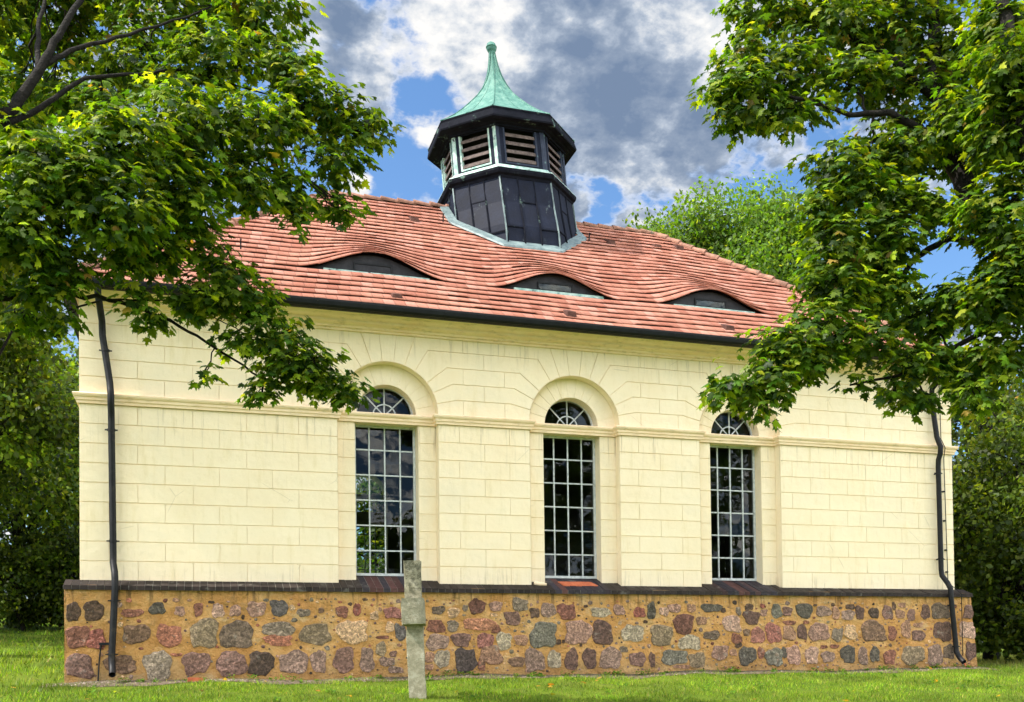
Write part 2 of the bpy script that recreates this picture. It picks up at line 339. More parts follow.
# ------------------------------------------------------------------ ground
def smooth(a, b, x):
    t_ = min(1, max(0, (x-a)/(b-a))); return t_*t_*(3-2*t_)
def gz(x, y):
    if y < -.2:
        f = -.2-y; z = -.1*min(f, 3.5) - .075*max(0, min(f, 22)-3.5)
        z += .05*smooth(1, 4, f)*math.sin(x*.5+1)
    else:
        f = min(y+.2, 45); k = smooth(-1, 14, x); z = f*(.085*(1-k)+.02*k)
    if x < -2 and y < -.2: z += 0
    z += .02*math.sin(x*1.3+y*.7)+.012*math.sin(x*3.1-y*2.3)
    return z
def axis(a, b, fine_a, fine_b, st):
    l = [a]; x = fine_a
    k = [fine_a-(fine_a-a)*(i/8)**2.2 for i in range(8, 0, -1)]
    f_ = list(np.arange(fine_a, fine_b, st)); k2 = [fine_b+(b-fine_b)*(i/8)**2.2 for i in range(0, 9)]
    return k+f_+k2
xs = axis(-300, 320, -14, 26, .4); ys = axis(-250, 420, -20, 24, .4)
V = np.array([(x, y, gz(x, y)) for y in ys for x in xs]); nx = len(xs)
F = np.array([(j*nx+i, j*nx+i+1, (j+1)*nx+i+1, (j+1)*nx+i) for j in range(len(ys)-1) for i in range(nx-1)])
tag(fastmesh('lawn', V, F, M_LAWN, smooth=True), kind='structure')

# ------------------------------------------------------------------ the church
Lw, Dp = 16.62, 9.0
church = empty('church', (Lw/2, Dp/2, 0), 'cream rendered church with fieldstone plinth, red tiled hip roof and lead-clad bell turret', 'church')
Z0, ZS0, ZS1, ZC = 1.60, 4.39, 4.55, 5.93
XC = [4.90, 8.32, 11.70]; RN = .87; HW = .55; RF = .52; NB = .18; GD = .42
rng = random.Random(4)
def arc(cx, cz, r, a0, a1, n):
    return [(cx+r*math.cos(R_(a0+(a1-a0)*i/n)), cz+r*math.sin(R_(a0+(a1-a0)*i/n))) for i in range(n+1)]
fac = MB(); BF, BK, G = 0.0, .015, .009
# lower zone piers
edges = [0.0]+[v for c_ in XC for v in (c_-RN, c_+RN)]+[Lw]
piers = [(edges[i], edges[i+1]) for i in range(0, 8, 2)]
ch = (ZS0-Z0)/9
for pi_, (a, b_) in enumerate(piers):
    fac.add([(a, BK, Z0-.1), (b_, BK, Z0-.1), (b_, BK, ZS1), (a, BK, ZS1)], [(0, 1, 2, 3)])
    for k in range(9):
        z0_, z1_ = Z0+ch*k, Z0+ch*(k+1)
        if pi_ == 0: js = [(.43 if k % 2 else .86)+.84*i for i in range(12)]
        elif pi_ == 3: js = [b_-((.43 if k % 2 else .86)+.84*i) for i in range(12)]
        else: js = [(a+b_)/2] if k % 2 else [a+.38, b_-.38]
        js = sorted(j_ for j_ in js if a+.25 < j_ < b_-.25)
        cs = [a]+js+[b_]
        for i in range(len(cs)-1):
            fac.block([(cs[i], z0_), (cs[i+1], z0_), (cs[i+1], z1_), (cs[i], z1_)], BK, BF, G)
# upper zone: backing sheet with the three arched bites
pts = [(0, ZS1)]
for c_ in XC: pts += arc(c_, ZS1, RN, 180, 0, 24)
pts += [(Lw, ZS1), (Lw, 6.3), (0, 6.3)]
fac.add([(x, BK, z) for x, z in pts], [tuple(range(len(pts)))])
TH = [0, 13, 26, 39, 58, 70.8]; ZL = [ZS1+(5.95-ZS1)/5*k for k in range(6)]
def kink(k): 
    return (RN, 0.0) if k == 0 else ((ZL[k]-ZS1)/math.tan(R_(TH[k])), ZL[k]-ZS1)
def half(ci, side, k, xe):
    """the stepped voussoir course k on one side of arch ci out to xe"""
    c_ = XC[ci]; ap = arc(0, 0, RN, TH[k], TH[k+1], 4)
    p0, p1 = kink(k), kink(k+1)
    poly = [(abs(xe-c_), p0[1]), (abs(xe-c_), p1[1]), p1]+ap[::-1]+([p0] if k else [])
    return [(c_+side*x, ZS1+z) for x, z in poly]
for ci in range(3):
    for k in range(5):
        for side in (-1, 1):
            if ci == 0 and side == -1:
                js = [(.43 if k % 2 == 0 else .86)+.84*i for i in range(4)]; js = [j_ for j_ in js if j_ < XC[0]-1.35]
                cs = [0]+js
                for i in range(len(cs)-1): fac.block([(cs[i], ZL[k]), (cs[i+1], ZL[k]), (cs[i+1], ZL[k+1]), (cs[i], ZL[k+1])], BK, BF, G)
                fac.block(half(ci, side, k, js[-1]), BK, BF, G)
            elif ci == 2 and side == 1:
                js = sorted(Lw-((.43 if k % 2 == 0 else .86)+.84*i) for i in range(5)); js = [j_ for j_ in js if j_ > XC[2]+1.35]
                cs = js+[Lw]
                for i in range(len(cs)-1): fac.block([(cs[i], ZL[k]), (cs[i+1], ZL[k]), (cs[i+1], ZL[k+1]), (cs[i], ZL[k+1])], BK, BF, G)
                fac.block(half(ci, side, k, js[0]), BK, BF, G)
            else:
                m_ = (XC[ci]+XC[ci+(1 if side > 0 else -1)])/2
                if k % 2: fac.block(half(ci, side, k, m_), BK, BF, G)
                else:
                    xe = m_-side*.38; fac.block(half(ci, side, k, xe), BK, BF, G)
                    if side > 0: fac.block([(xe, ZL[k]), (m_+.38, ZL[k]), (m_+.38, ZL[k+1]), (xe, ZL[k+1])], BK, BF, G)
    ang = [70.8+(109.2-70.8)*i/3 for i in range(4)]
    for i in range(3):
        ap = arc(0, 0, RN, ang[i], ang[i+1], 3); H_ = ZL[5]-ZS1
        poly = [(H_/math.tan(R_(ang[i])), H_), (H_/math.tan(R_(ang[i+1])), H_)]+ap[::-1]
        fac.block([(XC[ci]+x, ZS1+z) for x, z in poly], BK, BF, G)
fac.add([(0, .006, 5.95), (Lw, .006, 5.95), (Lw, .006, 6.3), (0, .006, 6.3)], [(0, 1, 2, 3)])
# niches: outer step, jambs and archivolt, inner reveal
for c_ in XC:
    ol = [(c_-RN, Z0-.05), (c_-RN, ZS1)]+arc(c_, ZS1, RN, 180, 0, 32)[1:]+[(c_+RN, Z0-.05)]
    fac.add([(x, .001, z) for x, z in ol]+[(x, NB+.02, z) for x, z in ol], [(i, i+1, len(ol)+i+1, len(ol)+i) for i in range(len(ol)-1)])
    for s_ in (-1, 1):
        x0_, x1_ = sorted((c_+s_*HW, c_+s_*RN))
        fac.add([(x0_, NB+.014, Z0-.05), (x1_, NB+.014, Z0-.05), (x1_, NB+.014, ZS1), (x0_, NB+.014, ZS1)], [(0, 1, 2, 3)])
        for k in range(9):
            fac.block([(x0_, Z0+ch*k), (x1_, Z0+ch*k), (x1_, Z0+ch*(k+1)), (x0_, Z0+ch*(k+1))], NB+.014, NB, .008)
        fac.add([(c_+s_*HW, NB+.004, 1.55), (c_+s_*HW, NB+.004, ZS0+.01), (c_+s_*HW, .5, ZS0+.01), (c_+s_*HW, .5, 1.55)], [(0, 1, 2, 3)])
    n = 13
    for i in range(n):
        a0, a1 = 180*i/n, 180*(i+1)/n
        fac.block([(c_+x, ZS1+z) for x, z in arc(0, 0, RN, a0, a1, 3)+arc(0, 0, RF, a1, a0, 3)], NB+.010, NB, .004)
    ring = arc(c_, ZS1, RN, 0, 180, 32); rin = arc(c_, ZS1, RF, 0, 180, 32)
    fac.add([(x, NB+.009, z) for x, z in ring]+[(x, NB+.009, z) for x, z in rin], [(i, i+1, 34+i, 33+i) for i in range(32)])
    fac.add([(x, NB+.003, z) for x, z in rin]+[(x, .5, z) for x, z in rin], [(i, i+1, 34+i, 33+i) for i in range(32)])
    fac.box(c_-RN+.002, c_+RN-.002, NB+.03, .5, ZS0+.012, ZS1+.002)        # transom block across the opening
# solid wall behind (inside face) with the openings
XR = [5.85, 9.4, 13.4]
def inside_wall(y, XC):
    for a, b_ in [(0.02, XC[0]-HW), (XC[0]+HW, XC[1]-HW), (XC[1]+HW, XC[2]-HW), (XC[2]+HW, Lw-.02)]:
        fac2.add([(a, y, 0), (b_, y, 0), (b_, y, 6.2), (a, y, 6.2)], [(0, 1, 2, 3)])
    for c_ in XC:
        fac2.add([(c_-HW, y, 0), (c_+HW, y, 0), (c_+HW, y, 1.70), (c_-HW, y, 1.70)], [(0, 1, 2, 3)])
        pl = [(c_-HW, ZS1)]+arc(c_, ZS1, RF, 180, 0, 20)+[(c_+HW, ZS1), (c_+HW, 6.2), (c_-HW, 6.2)]
        fac2.add([(x, y, z) for x, z in pl], [tuple(range(len(pl)))])
fac.build('facade_wall', M_CREAM, church)
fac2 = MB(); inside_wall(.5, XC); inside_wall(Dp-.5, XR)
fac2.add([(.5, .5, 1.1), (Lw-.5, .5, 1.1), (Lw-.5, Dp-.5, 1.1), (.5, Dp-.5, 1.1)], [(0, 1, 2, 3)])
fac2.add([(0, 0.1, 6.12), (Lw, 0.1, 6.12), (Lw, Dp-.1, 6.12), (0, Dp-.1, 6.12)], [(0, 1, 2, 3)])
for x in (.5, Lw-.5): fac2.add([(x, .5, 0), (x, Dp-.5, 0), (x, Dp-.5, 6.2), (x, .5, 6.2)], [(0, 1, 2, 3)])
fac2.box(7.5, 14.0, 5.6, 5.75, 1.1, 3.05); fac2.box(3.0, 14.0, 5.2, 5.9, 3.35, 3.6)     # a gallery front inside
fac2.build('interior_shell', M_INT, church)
# side and rear walls
sw = MB()
for x, nrm_ in ((0, -1), (Lw, 1)):
    y_ = sorted((x, x+nrm_*-.018))
    for k in range(9+5):
        z0_ = Z0+ch*k if k < 9 else ZL[k-9]; z1_ = Z0+ch*(k+1) if k < 9 else ZL[k-8]
        cs = [0]+[(.43 if k % 2 else .86)+.84*i for i in range(10)]+[Dp]
        for i in range(len(cs)-1):
            a, b_ = cs[i]+G*.6, cs[i+1]-G*.6; xx = x+nrm_*.0
            sw.box(min(x, x-nrm_*.02), max(x, x-nrm_*.02), a+(0.001 if i else .02), b_, z0_+G*.6, z1_-G*.6)
    sw.box(min(x-nrm_*.018, x-nrm_*.4), max(x-nrm_*.018, x-nrm_*.4), .02, Dp-.02, Z0-.1, 6.3)
for a, b_ in [(0, XR[0]-HW), (XR[0]+HW, XR[1]-HW), (XR[1]+HW, XR[2]-HW), (XR[2]+HW, Lw)]:
    sw.add([(a, Dp, 1.5), (b_, Dp, 1.5), (b_, Dp, 6.3), (a, Dp, 6.3)], [(3, 2, 1, 0)])
for c_ in XR:
    sw.add([(c_-HW, Dp, 1.5), (c_+HW, Dp, 1.5), (c_+HW, Dp, 1.72), (c_-HW, Dp, 1.72)], [(3, 2, 1, 0)])
    pl = [(c_-HW, ZS1)]+arc(c_, ZS1, RF, 180, 0, 20)+[(c_+HW, ZS1), (c_+HW, 6.3), (c_-HW, 6.3)]
    sw.add([(x, Dp, z) for x, z in pl], [tuple(reversed(range(len(pl))))])
    ol = [(c_-HW, 1.72), (c_-HW, ZS1)]+arc(c_, ZS1, RF, 180, 0, 20)+[(c_+HW, ZS1), (c_+HW, 1.72)]
    sw.add([(x, Dp, z) for x, z in ol]+[(x, Dp-.5, z) for x, z in ol], [(i, i+1, len(ol)+i+1, len(ol)+i) for i in range(len(ol)-1)])
sw.build('rear_and_end_walls', M_CREAM, church)
# moulded string course and cornice: a profile swept round the building
EXG, EO = .16, .5
def sweep(mb, path, prof, closed=False):
    n = len(path); N = []
    for i in range(n):
        a = np.array(path[i-1]) if (i or closed) else None; p = np.array(path[i]); c_ = np.array(path[(i+1) % n]) if (i < n-1 or closed) else None
        def nr(u, v): e = v-u; e = e/np.linalg.norm(e); return np.array([e[1], -e[0]])
        n1 = nr(a, p) if a is not None else nr(p, c_); n2 = nr(p, c_) if c_ is not None else n1
        N.append((n1+n2)/max(.3, 1+n1@n2))
    m = len(prof); vs = [(path[i][0]+N[i][0]*o_, path[i][1]+N[i][1]*o_, z) for i in range(n) for o_, z in prof]
    fs = [(i*m+j, ((i+1) % n)*m+j, ((i+1) % n)*m+j+1, i*m+j+1) for i in range(n if closed else n-1) for j in range(m-1)]
    mb.add(vs, fs)
st = MB(); path = [(0, Dp), (0, 0)]
for c_ in XC: path += [(c_-RN, 0), (c_-RN, NB), (c_+RN, NB), (c_+RN, 0)]
path += [(Lw, 0), (Lw, Dp)]
sweep(st, path, [(-.02, ZS0), (.035, ZS0), (.04, ZS0+.045), (.055, ZS0+.05), (.06, ZS0+.095), (.075, ZS0+.10), (.09, ZS0+.125), (.095, ZS1-.012), (.085, ZS1), (-.02, ZS1+.03)])
st.build('string_course', M_TRIM, church)
co = MB(); IX = EO-EXG
sweep(co, [(IX, 0), (Lw-IX, 0), (Lw-IX, Dp), (IX, Dp)], [(-.02, 5.89), (.035, 5.89), (.04, 5.925), (.075, 5.93), (.08, 5.965), (.13, 5.985), (.20, 5.99), (.205, 6.035), (.24, 6.04), (.30, 6.055), (.37, 6.10), (.375, 6.115), (.41, 6.12), (.41, 6.16), (-.02, 6.17)], True)
co.build('cornice', M_TRIM, church)
# plinth of mortar with fieldstones
pl = MB(); PO = .20
V_ = []; nxp, nzp = 170, 22
def plin(x, z): # battered outward towards the ground
    return -PO-.05*(1.5-z)/1.5*smooth(14, 16.8, x)-.02*(1.5-z)/1.5+.012*math.sin(x*1.9+z*3)+.008*math.sin(x*5.3-z*6)
for j in range(nzp+1):
    for i in range(nxp+1):
        z = -.5+2.02*j/nzp; x = -PO+(Lw+2*PO)*i/nxp
        if i == nxp: x += .11*max(0, (1.5-z)/1.5)**1.3
        V_.append((x, plin(x, z), z))
pl.add(V_, [(j*(nxp+1)+i, j*(nxp+1)+i+1, (j+1)*(nxp+1)+i+1, (j+1)*(nxp+1)+i) for j in range(nzp) for i in range(nxp)])
pl.add([(-PO, -PO-.02, -.5), (-PO, Dp+PO, -.5), (-PO, Dp+PO, 1.52), (-PO, -PO, 1.52), (Lw+PO+.12, -PO-.07, -.5), (Lw+PO+.12, Dp+PO, -.5), (Lw+PO, Dp+PO, 1.52), (Lw+PO, -PO, 1.52)], [(0, 1, 2, 3), (4, 5, 6, 7), (1, 5, 6, 2), (3, 2, 6, 7)])
pl.build('plinth', M_MORTAR, church, smooth=True)
STONES=[(-0.07,1.10,0.18,0.28,'dk'),(0.22,1.11,0.28,0.28,'dk'),(0.78,1.08,0.29,0.12,'rb'),(1.15,1.15,0.21,0.18,'tl'),(1.49,1.11,0.15,0.14,'pk'),(1.77,1.14,0.13,0.20,'rb'),(1.97,1.26,0.09,0.04,'bk'),(-0.01,0.71,0.30,0.33,'rb'),(0.25,0.67,0.29,0.28,'rd'),(0.84,0.75,0.34,0.28,'br'),(1.33,0.72,0.33,0.34,'or'),(1.86,0.76,0.40,0.41,'gn'),(0.02,0.26,0.35,0.35,'mv'),(0.61,0.28,0.45,0.26,'br'),(1.16,0.25,0.39,0.40,'st'),(1.73,0.29,0.36,0.34,'mv'),(1.44,0.42,0.15,0.05,'or'),(2.07,1.12,0.19,0.20,'lp'),(2.34,1.12,0.17,0.16,'pk'),(2.67,1.15,0.26,0.23,'pk'),(3.03,1.17,0.24,0.25,'bl'),(3.42,1.09,0.19,0.12,'gy'),(3.71,1.13,0.09,0.09,'br'),(4.05,1.11,0.20,0.17,'rb'),(4.30,1.15,0.12,0.16,'rd'),(2.36,0.73,0.45,0.42,'gd'),(3.02,0.82,0.48,0.22,'gy'),(3.02,0.64,0.40,0.19,'or'),(3.61,0.74,0.49,0.31,'gn'),(4.22,0.77,0.44,0.38,'lt'),(2.27,0.26,0.42,0.40,'mv'),(2.74,0.27,0.36,0.36,'bk'),(3.26,0.27,0.41,0.36,'mg'),(3.66,0.29,0.23,0.34,'mg'),(4.07,0.30,0.33,0.37,'mv'),(2.46,1.02,0.05,0.07,'dk'),(4.30,1.14,0.11,0.18,'rd'),(4.91,1.09,0.27,0.18,'rm'),(4.85,0.85,0.14,0.17,'lt'),(5.03,0.76,0.17,0.26,'bl'),(4.59,1.04,0.14,0.12,'lt'),(4.73,0.68,0.19,0.06,'rb'),(4.70,0.48,0.17,0.22,'gn'),(4.46,0.30,0.22,0.36,'mg'),(4.90,0.40,0.11,0.10,'mv'),(4.79,0.27,0.24,0.14,'mg'),(4.94,0.13,0.25,0.10,'mg'),(5.69,1.14,0.21,0.13,'gd'),(5.96,1.10,0.20,0.16,'lt'),(6.17,1.18,0.09,0.11,'gy'),(6.38,1.21,0.26,0.26,'dr'),(6.72,1.21,0.21,0.17,'pk'),(5.65,0.86,0.27,0.21,'rb'),(5.95,0.87,0.20,0.18,'gy'),(6.42,0.90,0.53,0.20,'ol'),(6.72,0.81,0.15,0.13,'rb'),(5.67,0.59,0.37,0.25,'mg'),(6.09,0.63,0.29,0.24,'mv'),(6.52,0.62,0.27,0.24,'rm'),(5.75,0.31,0.24,0.29,'lg'),(6.17,0.28,0.37,0.35,'bb'),(6.45,0.18,0.12,0.14,'br'),(6.63,0.36,0.36,0.31,'pb'),(5.53,0.34,0.17,0.17,'pb'),(5.52,0.17,0.14,0.10,'pb'),(7.16,1.24,0.27,0.20,'gy'),(7.02,1.00,0.26,0.22,'mv'),(6.68,1.06,0.12,0.06,'lt'),(7.43,1.10,0.16,0.17,'dk'),(7.68,1.15,0.25,0.25,'mg'),(8.03,1.12,0.33,0.26,'dr2'),(8.69,1.11,0.38,0.15,'lg'),(9.05,1.15,0.21,0.17,'pk'),(8.40,1.22,0.08,0.05,'dk'),(6.56,0.85,0.25,0.13,'ol'),(6.86,0.61,0.27,0.27,'lg'),(7.18,0.62,0.24,0.17,'pb'),(7.59,0.71,0.43,0.43,'tg'),(8.24,0.75,0.44,0.42,'pk'),(8.71,0.74,0.37,0.37,'md'),(9.28,0.73,0.36,0.25,'lg'),(7.09,0.24,0.26,0.17,'br'),(7.42,0.25,0.37,0.35,'mg'),(7.79,0.27,0.22,0.30,'lg'),(8.11,0.27,0.24,0.34,'md'),(8.45,0.28,0.25,0.34,'md'),(8.86,0.28,0.38,0.34,'mg'),(9.12,0.44,0.14,0.10,'gy'),(6.45,0.18,0.12,0.17,'rb'),(7.87,0.58,0.09,0.09,'dk'),(7.96,0.59,0.05,0.06,'dk'),(8.29,0.52,0.05,0.05,'dk'),(7.33,0.09,0.18,0.07,'pb'),(9.45,1.11,0.23,0.16,'rd'),(9.69,1.14,0.17,0.26,'tl'),(9.94,1.13,0.17,0.15,'lp'),(10.15,1.19,0.23,0.16,'pk'),(10.49,1.19,0.16,0.15,'pb'),(10.92,1.20,0.39,0.15,'tl'),(11.16,1.16,0.09,0.09,'dk'),(10.33,0.90,0.38,0.33,'dr'),(10.70,0.96,0.20,0.15,'pb'),(11.33,0.90,0.35,0.29,'lp'),(11.48,1.14,0.10,0.15,'gy'),(11.71,1.22,0.17,0.11,'dk'),(11.76,1.02,0.32,0.26,'md'),(12.01,1.24,0.12,0.08,'rd'),(12.03,1.11,0.14,0.12,'pk'),(9.32,0.73,0.44,0.25,'lg'),(9.88,0.70,0.43,0.35,'gn'),(10.90,0.69,0.31,0.15,'gd'),(10.45,0.56,0.39,0.26,'lg'),(11.42,0.62,0.21,0.18,'rb'),(11.46,0.50,0.14,0.09,'dk'),(11.88,0.68,0.27,0.29,'rp'),(12.22,0.72,0.31,0.33,'rd2'),(11.64,0.74,0.14,0.12,'br'),(11.08,0.36,0.31,0.25,'pk'),(11.35,0.36,0.14,0.12,'pb'),(9.39,0.26,0.28,0.25,'mv'),(9.68,0.25,0.12,0.24,'md'),(10.13,0.28,0.45,0.27,'tg'),(10.60,0.23,0.32,0.24,'gn'),(11.64,0.30,0.34,0.32,'tl'),(11.93,0.35,0.13,0.22,'rb'),(12.19,0.27,0.26,0.30,'gy'),(9.57,0.94,0.08,0.06,'dk'),(9.12,0.44,0.14,0.09,'gy'),(10.29,0.11,0.30,0.07,'pb'),(12.31,1.14,0.20,0.27,'tg'),(12.54,1.14,0.19,0.16,'mv'),(12.91,1.15,0.36,0.26,'tl'),(13.34,1.14,0.31,0.20,'mg'),(13.61,1.11,0.16,0.24,'pb'),(13.94,1.23,0.19,0.10,'dk'),(13.88,1.07,0.28,0.18,'mg'),(14.15,1.12,0.19,0.25,'md'),(14.49,1.11,0.21,0.21,'bk'),(14.81,1.12,0.21,0.28,'mv'),(14.97,1.25,0.08,0.16,'dk'),(15.16,1.27,0.16,0.10,'pb'),(15.10,1.09,0.21,0.16,'pb'),(15.37,1.07,0.18,0.21,'mv'),(12.58,0.92,0.25,0.08,'rb'),(12.95,0.93,0.13,0.06,'rb'),(12.57,0.72,0.25,0.27,'pb'),(12.86,0.74,0.20,0.26,'md'),(13.23,0.74,0.39,0.35,'pk'),(13.64,0.68,0.22,0.26,'gy'),(13.94,0.73,0.26,0.26,'lt'),(14.46,0.75,0.49,0.37,'br'),(14.89,0.71,0.19,0.25,'rb'),(15.23,0.78,0.23,0.31,'pb'),(15.52,0.66,0.27,0.20,'mv'),(15.53,0.87,0.20,0.09,'pb'),(12.22,0.27,0.34,0.33,'tg'),(12.44,0.35,0.11,0.19,'tl'),(12.65,0.30,0.27,0.35,'pk'),(13.05,0.29,0.27,0.32,'lp'),(13.42,0.26,0.28,0.21,'mg'),(13.57,0.46,0.19,0.07,'rb'),(13.33,0.45,0.15,0.06,'rb'),(13.88,0.30,0.29,0.35,'tl'),(14.21,0.26,0.20,0.32,'mg'),(14.48,0.29,0.19,0.29,'tl'),(14.82,0.24,0.26,0.27,'rb'),(15.36,0.27,0.47,0.38,'gn'),(13.15,1.26,0.08,0.04,'dk'),(13.55,1.27,0.08,0.06,'dk'),(13.72,1.21,0.07,0.04,'dk'),(15.72,1.14,0.21,0.26,'md'),(16.07,1.15,0.40,0.28,'gd'),(16.75,1.13,0.22,0.25,'mv'),(16.11,0.74,0.38,0.36,'md'),(16.72,0.76,0.35,0.32,'lp'),(15.89,0.26,0.35,0.38,'mg'),(16.23,0.33,0.24,0.26,'gd'),(16.78,0.34,0.26,0.35,'md'),]
SC = dict(dk=(62,50,44), bk=(38,38,40), rb=(122,68,50), rd=(128,52,40), rd2=(150,82,74), rp=(158,96,84), rm=(128,72,72), dr=(88,46,42), dr2=(116,60,48), br=(108,84,66), mv=(110,82,80), md=(82,60,60), mg=(134,112,106), pk=(150,116,106), lp=(176,144,132), pb=(150,112,88), or_=(158,88,56), ol=(176,112,72), lt=(188,156,118), lg=(160,154,138), gy=(118,112,104), gn=(124,114,92), gd=(92,84,76), tl=(62,74,76), tg=(98,108,106), bl=(70,80,92), bb=(48,54,66), st=(142,136,126))
small = MB(); big100 = set(sorted(range(len(STONES)), key=lambda i: -STONES[i][2]*STONES[i][3])[:98])
for si, (x, z, w_, h_, cn) in enumerate(STONES):
    sm = MB() if si in big100 else small
    c_ = lin(*SC['or_' if cn == 'or' else cn]); BRN = lin(116, 84, 60); c_ = tuple(a*.68+b*.32 for a, b in zip((c_[0]*1.12, c_[1]*.98, c_[2]*.80), BRN)); j_ = rng.uniform(.9, 1.12); sm.cur = tuple(min(1, v*j_*1.05) for v in c_)
    n = 20; ph = [rng.uniform(0, 6.28) for _ in range(4)]; sq = rng.uniform(2.4, 4.5); rot = rng.uniform(-.12, .12)
    def rad(a):
        ca, sa = abs(math.cos(a-rot)), abs(math.sin(a-rot)); r_ = (ca**sq+sa**sq)**(-1/sq)
        return r_*(1+.07*math.sin(2*a+ph[0])+.075*math.sin(3*a+ph[1])+.06*math.sin(5*a+ph[2])+rng.uniform(-.085, .085))
    rr = [rad(2*math.pi*i/n) for i in range(n)]; pr = .004+.010*min(w_, h_)/.3; w_ *= 1.10; h_ *= 1.10
    vs = []
    for f_, hh in ((1.02, -.012), (.97, .45), (.86, .9), (.5, 1.0)):
        for i in range(n):
            a = 2*math.pi*i/n; X = x+rr[i]*f_*w_/2*math.cos(a); Z_ = z+rr[i]*f_*h_/2*math.sin(a)
            X = max(-PO+.004, min(Lw+PO+.07, X))
            vs.append((X, plin(X, Z_)-(pr*hh if hh > 0 else hh)-rng.uniform(0, .011)*(hh > 0), Z_))
    vs.append((x, plin(x, z)-pr*1.02, z))
    fs = [(r*n+i, r*n+(i+1) % n, (r+1)*n+(i+1) % n, (r+1)*n+i) for r in range(3) for i in range(n)]+[(3*n+i, 3*n+(i+1) % n, 4*n) for i in range(n)]
    sm.add(vs, fs)
    if si in big100: sm.build('fieldstone', M_STONE, church)
sm = small
chips = []
for _ in range(5200):
    x, z = rng.uniform(-.1, Lw+.1), rng.uniform(.06, 1.32); w_ = rng.uniform(.035, .15)*rng.uniform(.5, 1); h_ = w_*rng.uniform(.5, 1.1)
    if x < 3.6 and rng.random() < .72: continue
    if all(abs(x-a)/(cw/2*1.07+w_/2+.018) > 1 or abs(z-b_)/(chh/2*1.07+h_/2+.018) > 1 or (abs(x-a)/(cw/2*1.07+w_/2+.012))**2+(abs(z-b_)/(chh/2*1.07+h_/2+.012))**2 > 1.25 for a, b_, cw, chh, _c in STONES+chips):
        chips.append((x, z, w_, h_, rng.choice(['pb', 'mg', 'br', 'rb', 'gy', 'gn', 'lt', 'dk', 'mv', 'pk', 'or_'])))
for x, z, w_, h_, cn in chips:
    c_ = lin(*SC[cn]); k_ = rng.uniform(.7, 1.1); small.cur = (c_[0]*1.12*k_, c_[1]*k_, c_[2]*.85*k_); n = 9; r_ = [rng.uniform(.72, 1.1) for _ in range(n)]; vs = []
    for f_, hh in ((1.03, -.008), (.9, .004), (.5, .009)):
        for i in range(n):
            a = 2*math.pi*i/n; X = x+r_[i]*f_*w_/2*math.cos(a); Z_ = z+r_[i]*f_*h_/2*math.sin(a); vs.append((X, plin(X, Z_)-hh, Z_))
    small.add(vs, [(q_*n+i, q_*n+(i+1) % n, (q_+1)*n+(i+1) % n, (q_+1)*n+i) for q_ in range(2) for i in range(n)]+[tuple(2*n+i for i in range(n))])
# the unseen end walls carry stones as well
for side, X in ((-1, -PO), (1, Lw+PO+.03)):
    for r in range(3):
        y = .25
        while y < Dp-.3:
            w_ = rng.uniform(.25, .55); h_ = rng.uniform(.22, .36); z = .3+.42*r
            sm.cur = lin(*SC[rng.choice(['dk', 'rb', 'mv', 'mg', 'gn', 'pk', 'tl', 'gy'])])
            n = 12; vs = []
            for f_, hh in ((1.0, -.03), (.9, .03), (.5, .045)):
                for i in range(n):
                    a = 2*math.pi*i/n; rr_ = 1+.1*math.sin(3*a+y*7)
                    vs.append((X+side*hh, y+w_/2+rr_*f_*w_/2*math.cos(a), z+rr_*f_*h_/2*math.sin(a)))
            sm.add(vs, [(q_*n+i, q_*n+(i+1) % n, (q_+1)*n+(i+1) % n, (q_+1)*n+i) for q_ in range(2) for i in range(n)]+[tuple(2*n+i for i in range(n))])
            y += w_+rng.uniform(.1, .3)
tag(sm.build('small_fieldstones', M_STONE, church), kind='stuff')
# sloping clinker coping, rising into the niches as window sills
cp = MB(); jb = MB()
def slope(y): return 1.505+(y+.26)*.38
x = -PO-.01
while x < Lw+PO+.01:
    x1_ = min(x+.118, Lw+PO+.02); xm = (x+x1_)/2
    yb = .02
    for c_ in XC:
        if abs(xm-c_) < RN: yb = NB+.02
        if abs(xm-c_) < HW: yb = GD+.03
    d_ = rng.uniform(-.004, .006); k_ = rng.uniform(.75, 1.3)
    base = (.024, .017, .015) if yb < .2 else rng.choice([(.030, .025, .032), (.035, .026, .032), (.050, .028, .028), (.030, .025, .030), (.075, .034, .030)])
    cp.cur = tuple(v*k_ for v in base)
    ya = -PO-.062+d_
    cp.hexa([(x+.004, ya, slope(ya)-.068), (x1_-.004, ya, slope(ya)-.068), (x1_-.004, yb, slope(yb)-.085), (x+.004, yb, slope(yb)-.085)],
            [(x+.004, ya+.006, slope(ya)+d_), (x1_-.004, ya+.006, slope(ya)+d_), (x1_-.004, yb, slope(yb)+d_), (x+.004, yb, slope(yb)+d_)])
    jb.hexa([(x, ya+.012, slope(ya)-.063), (x1_, ya+.012, slope(ya)-.063), (x1_, yb, slope(yb)-.08), (x, yb, slope(yb)-.08)],
            [(x, ya+.012, slope(ya)-.007), (x1_, ya+.012, slope(ya)-.007), (x1_, yb, slope(yb)-.007), (x, yb, slope(yb)-.007)])
    x += .118
for side, X in ((-1, -PO-.012), (1, Lw+PO+.022)):
    cp.cur = (.030, .028, .032); a, b_ = sorted((X, X-side*.25))
    cp.box(a, b_, .05, Dp, 1.44, 1.52)
cpo = cp.build('plinth_coping', M_COPING, church); jb.build('coping_joint', M_JOINT, cpo)
sl = MB(); sl.hexa([(8.06, -.02, slope(-.02)-.02), (8.72, -.02, slope(-.02)-.02), (8.66, .2, slope(.2)-.02), (8.02, .2, slope(.2)-.02)],
                   [(8.06, -.02, slope(-.02)+.012), (8.72, -.02, slope(-.02)+.012), (8.66, .2, slope(.2)+.012), (8.02, .2, slope(.2)+.012)])
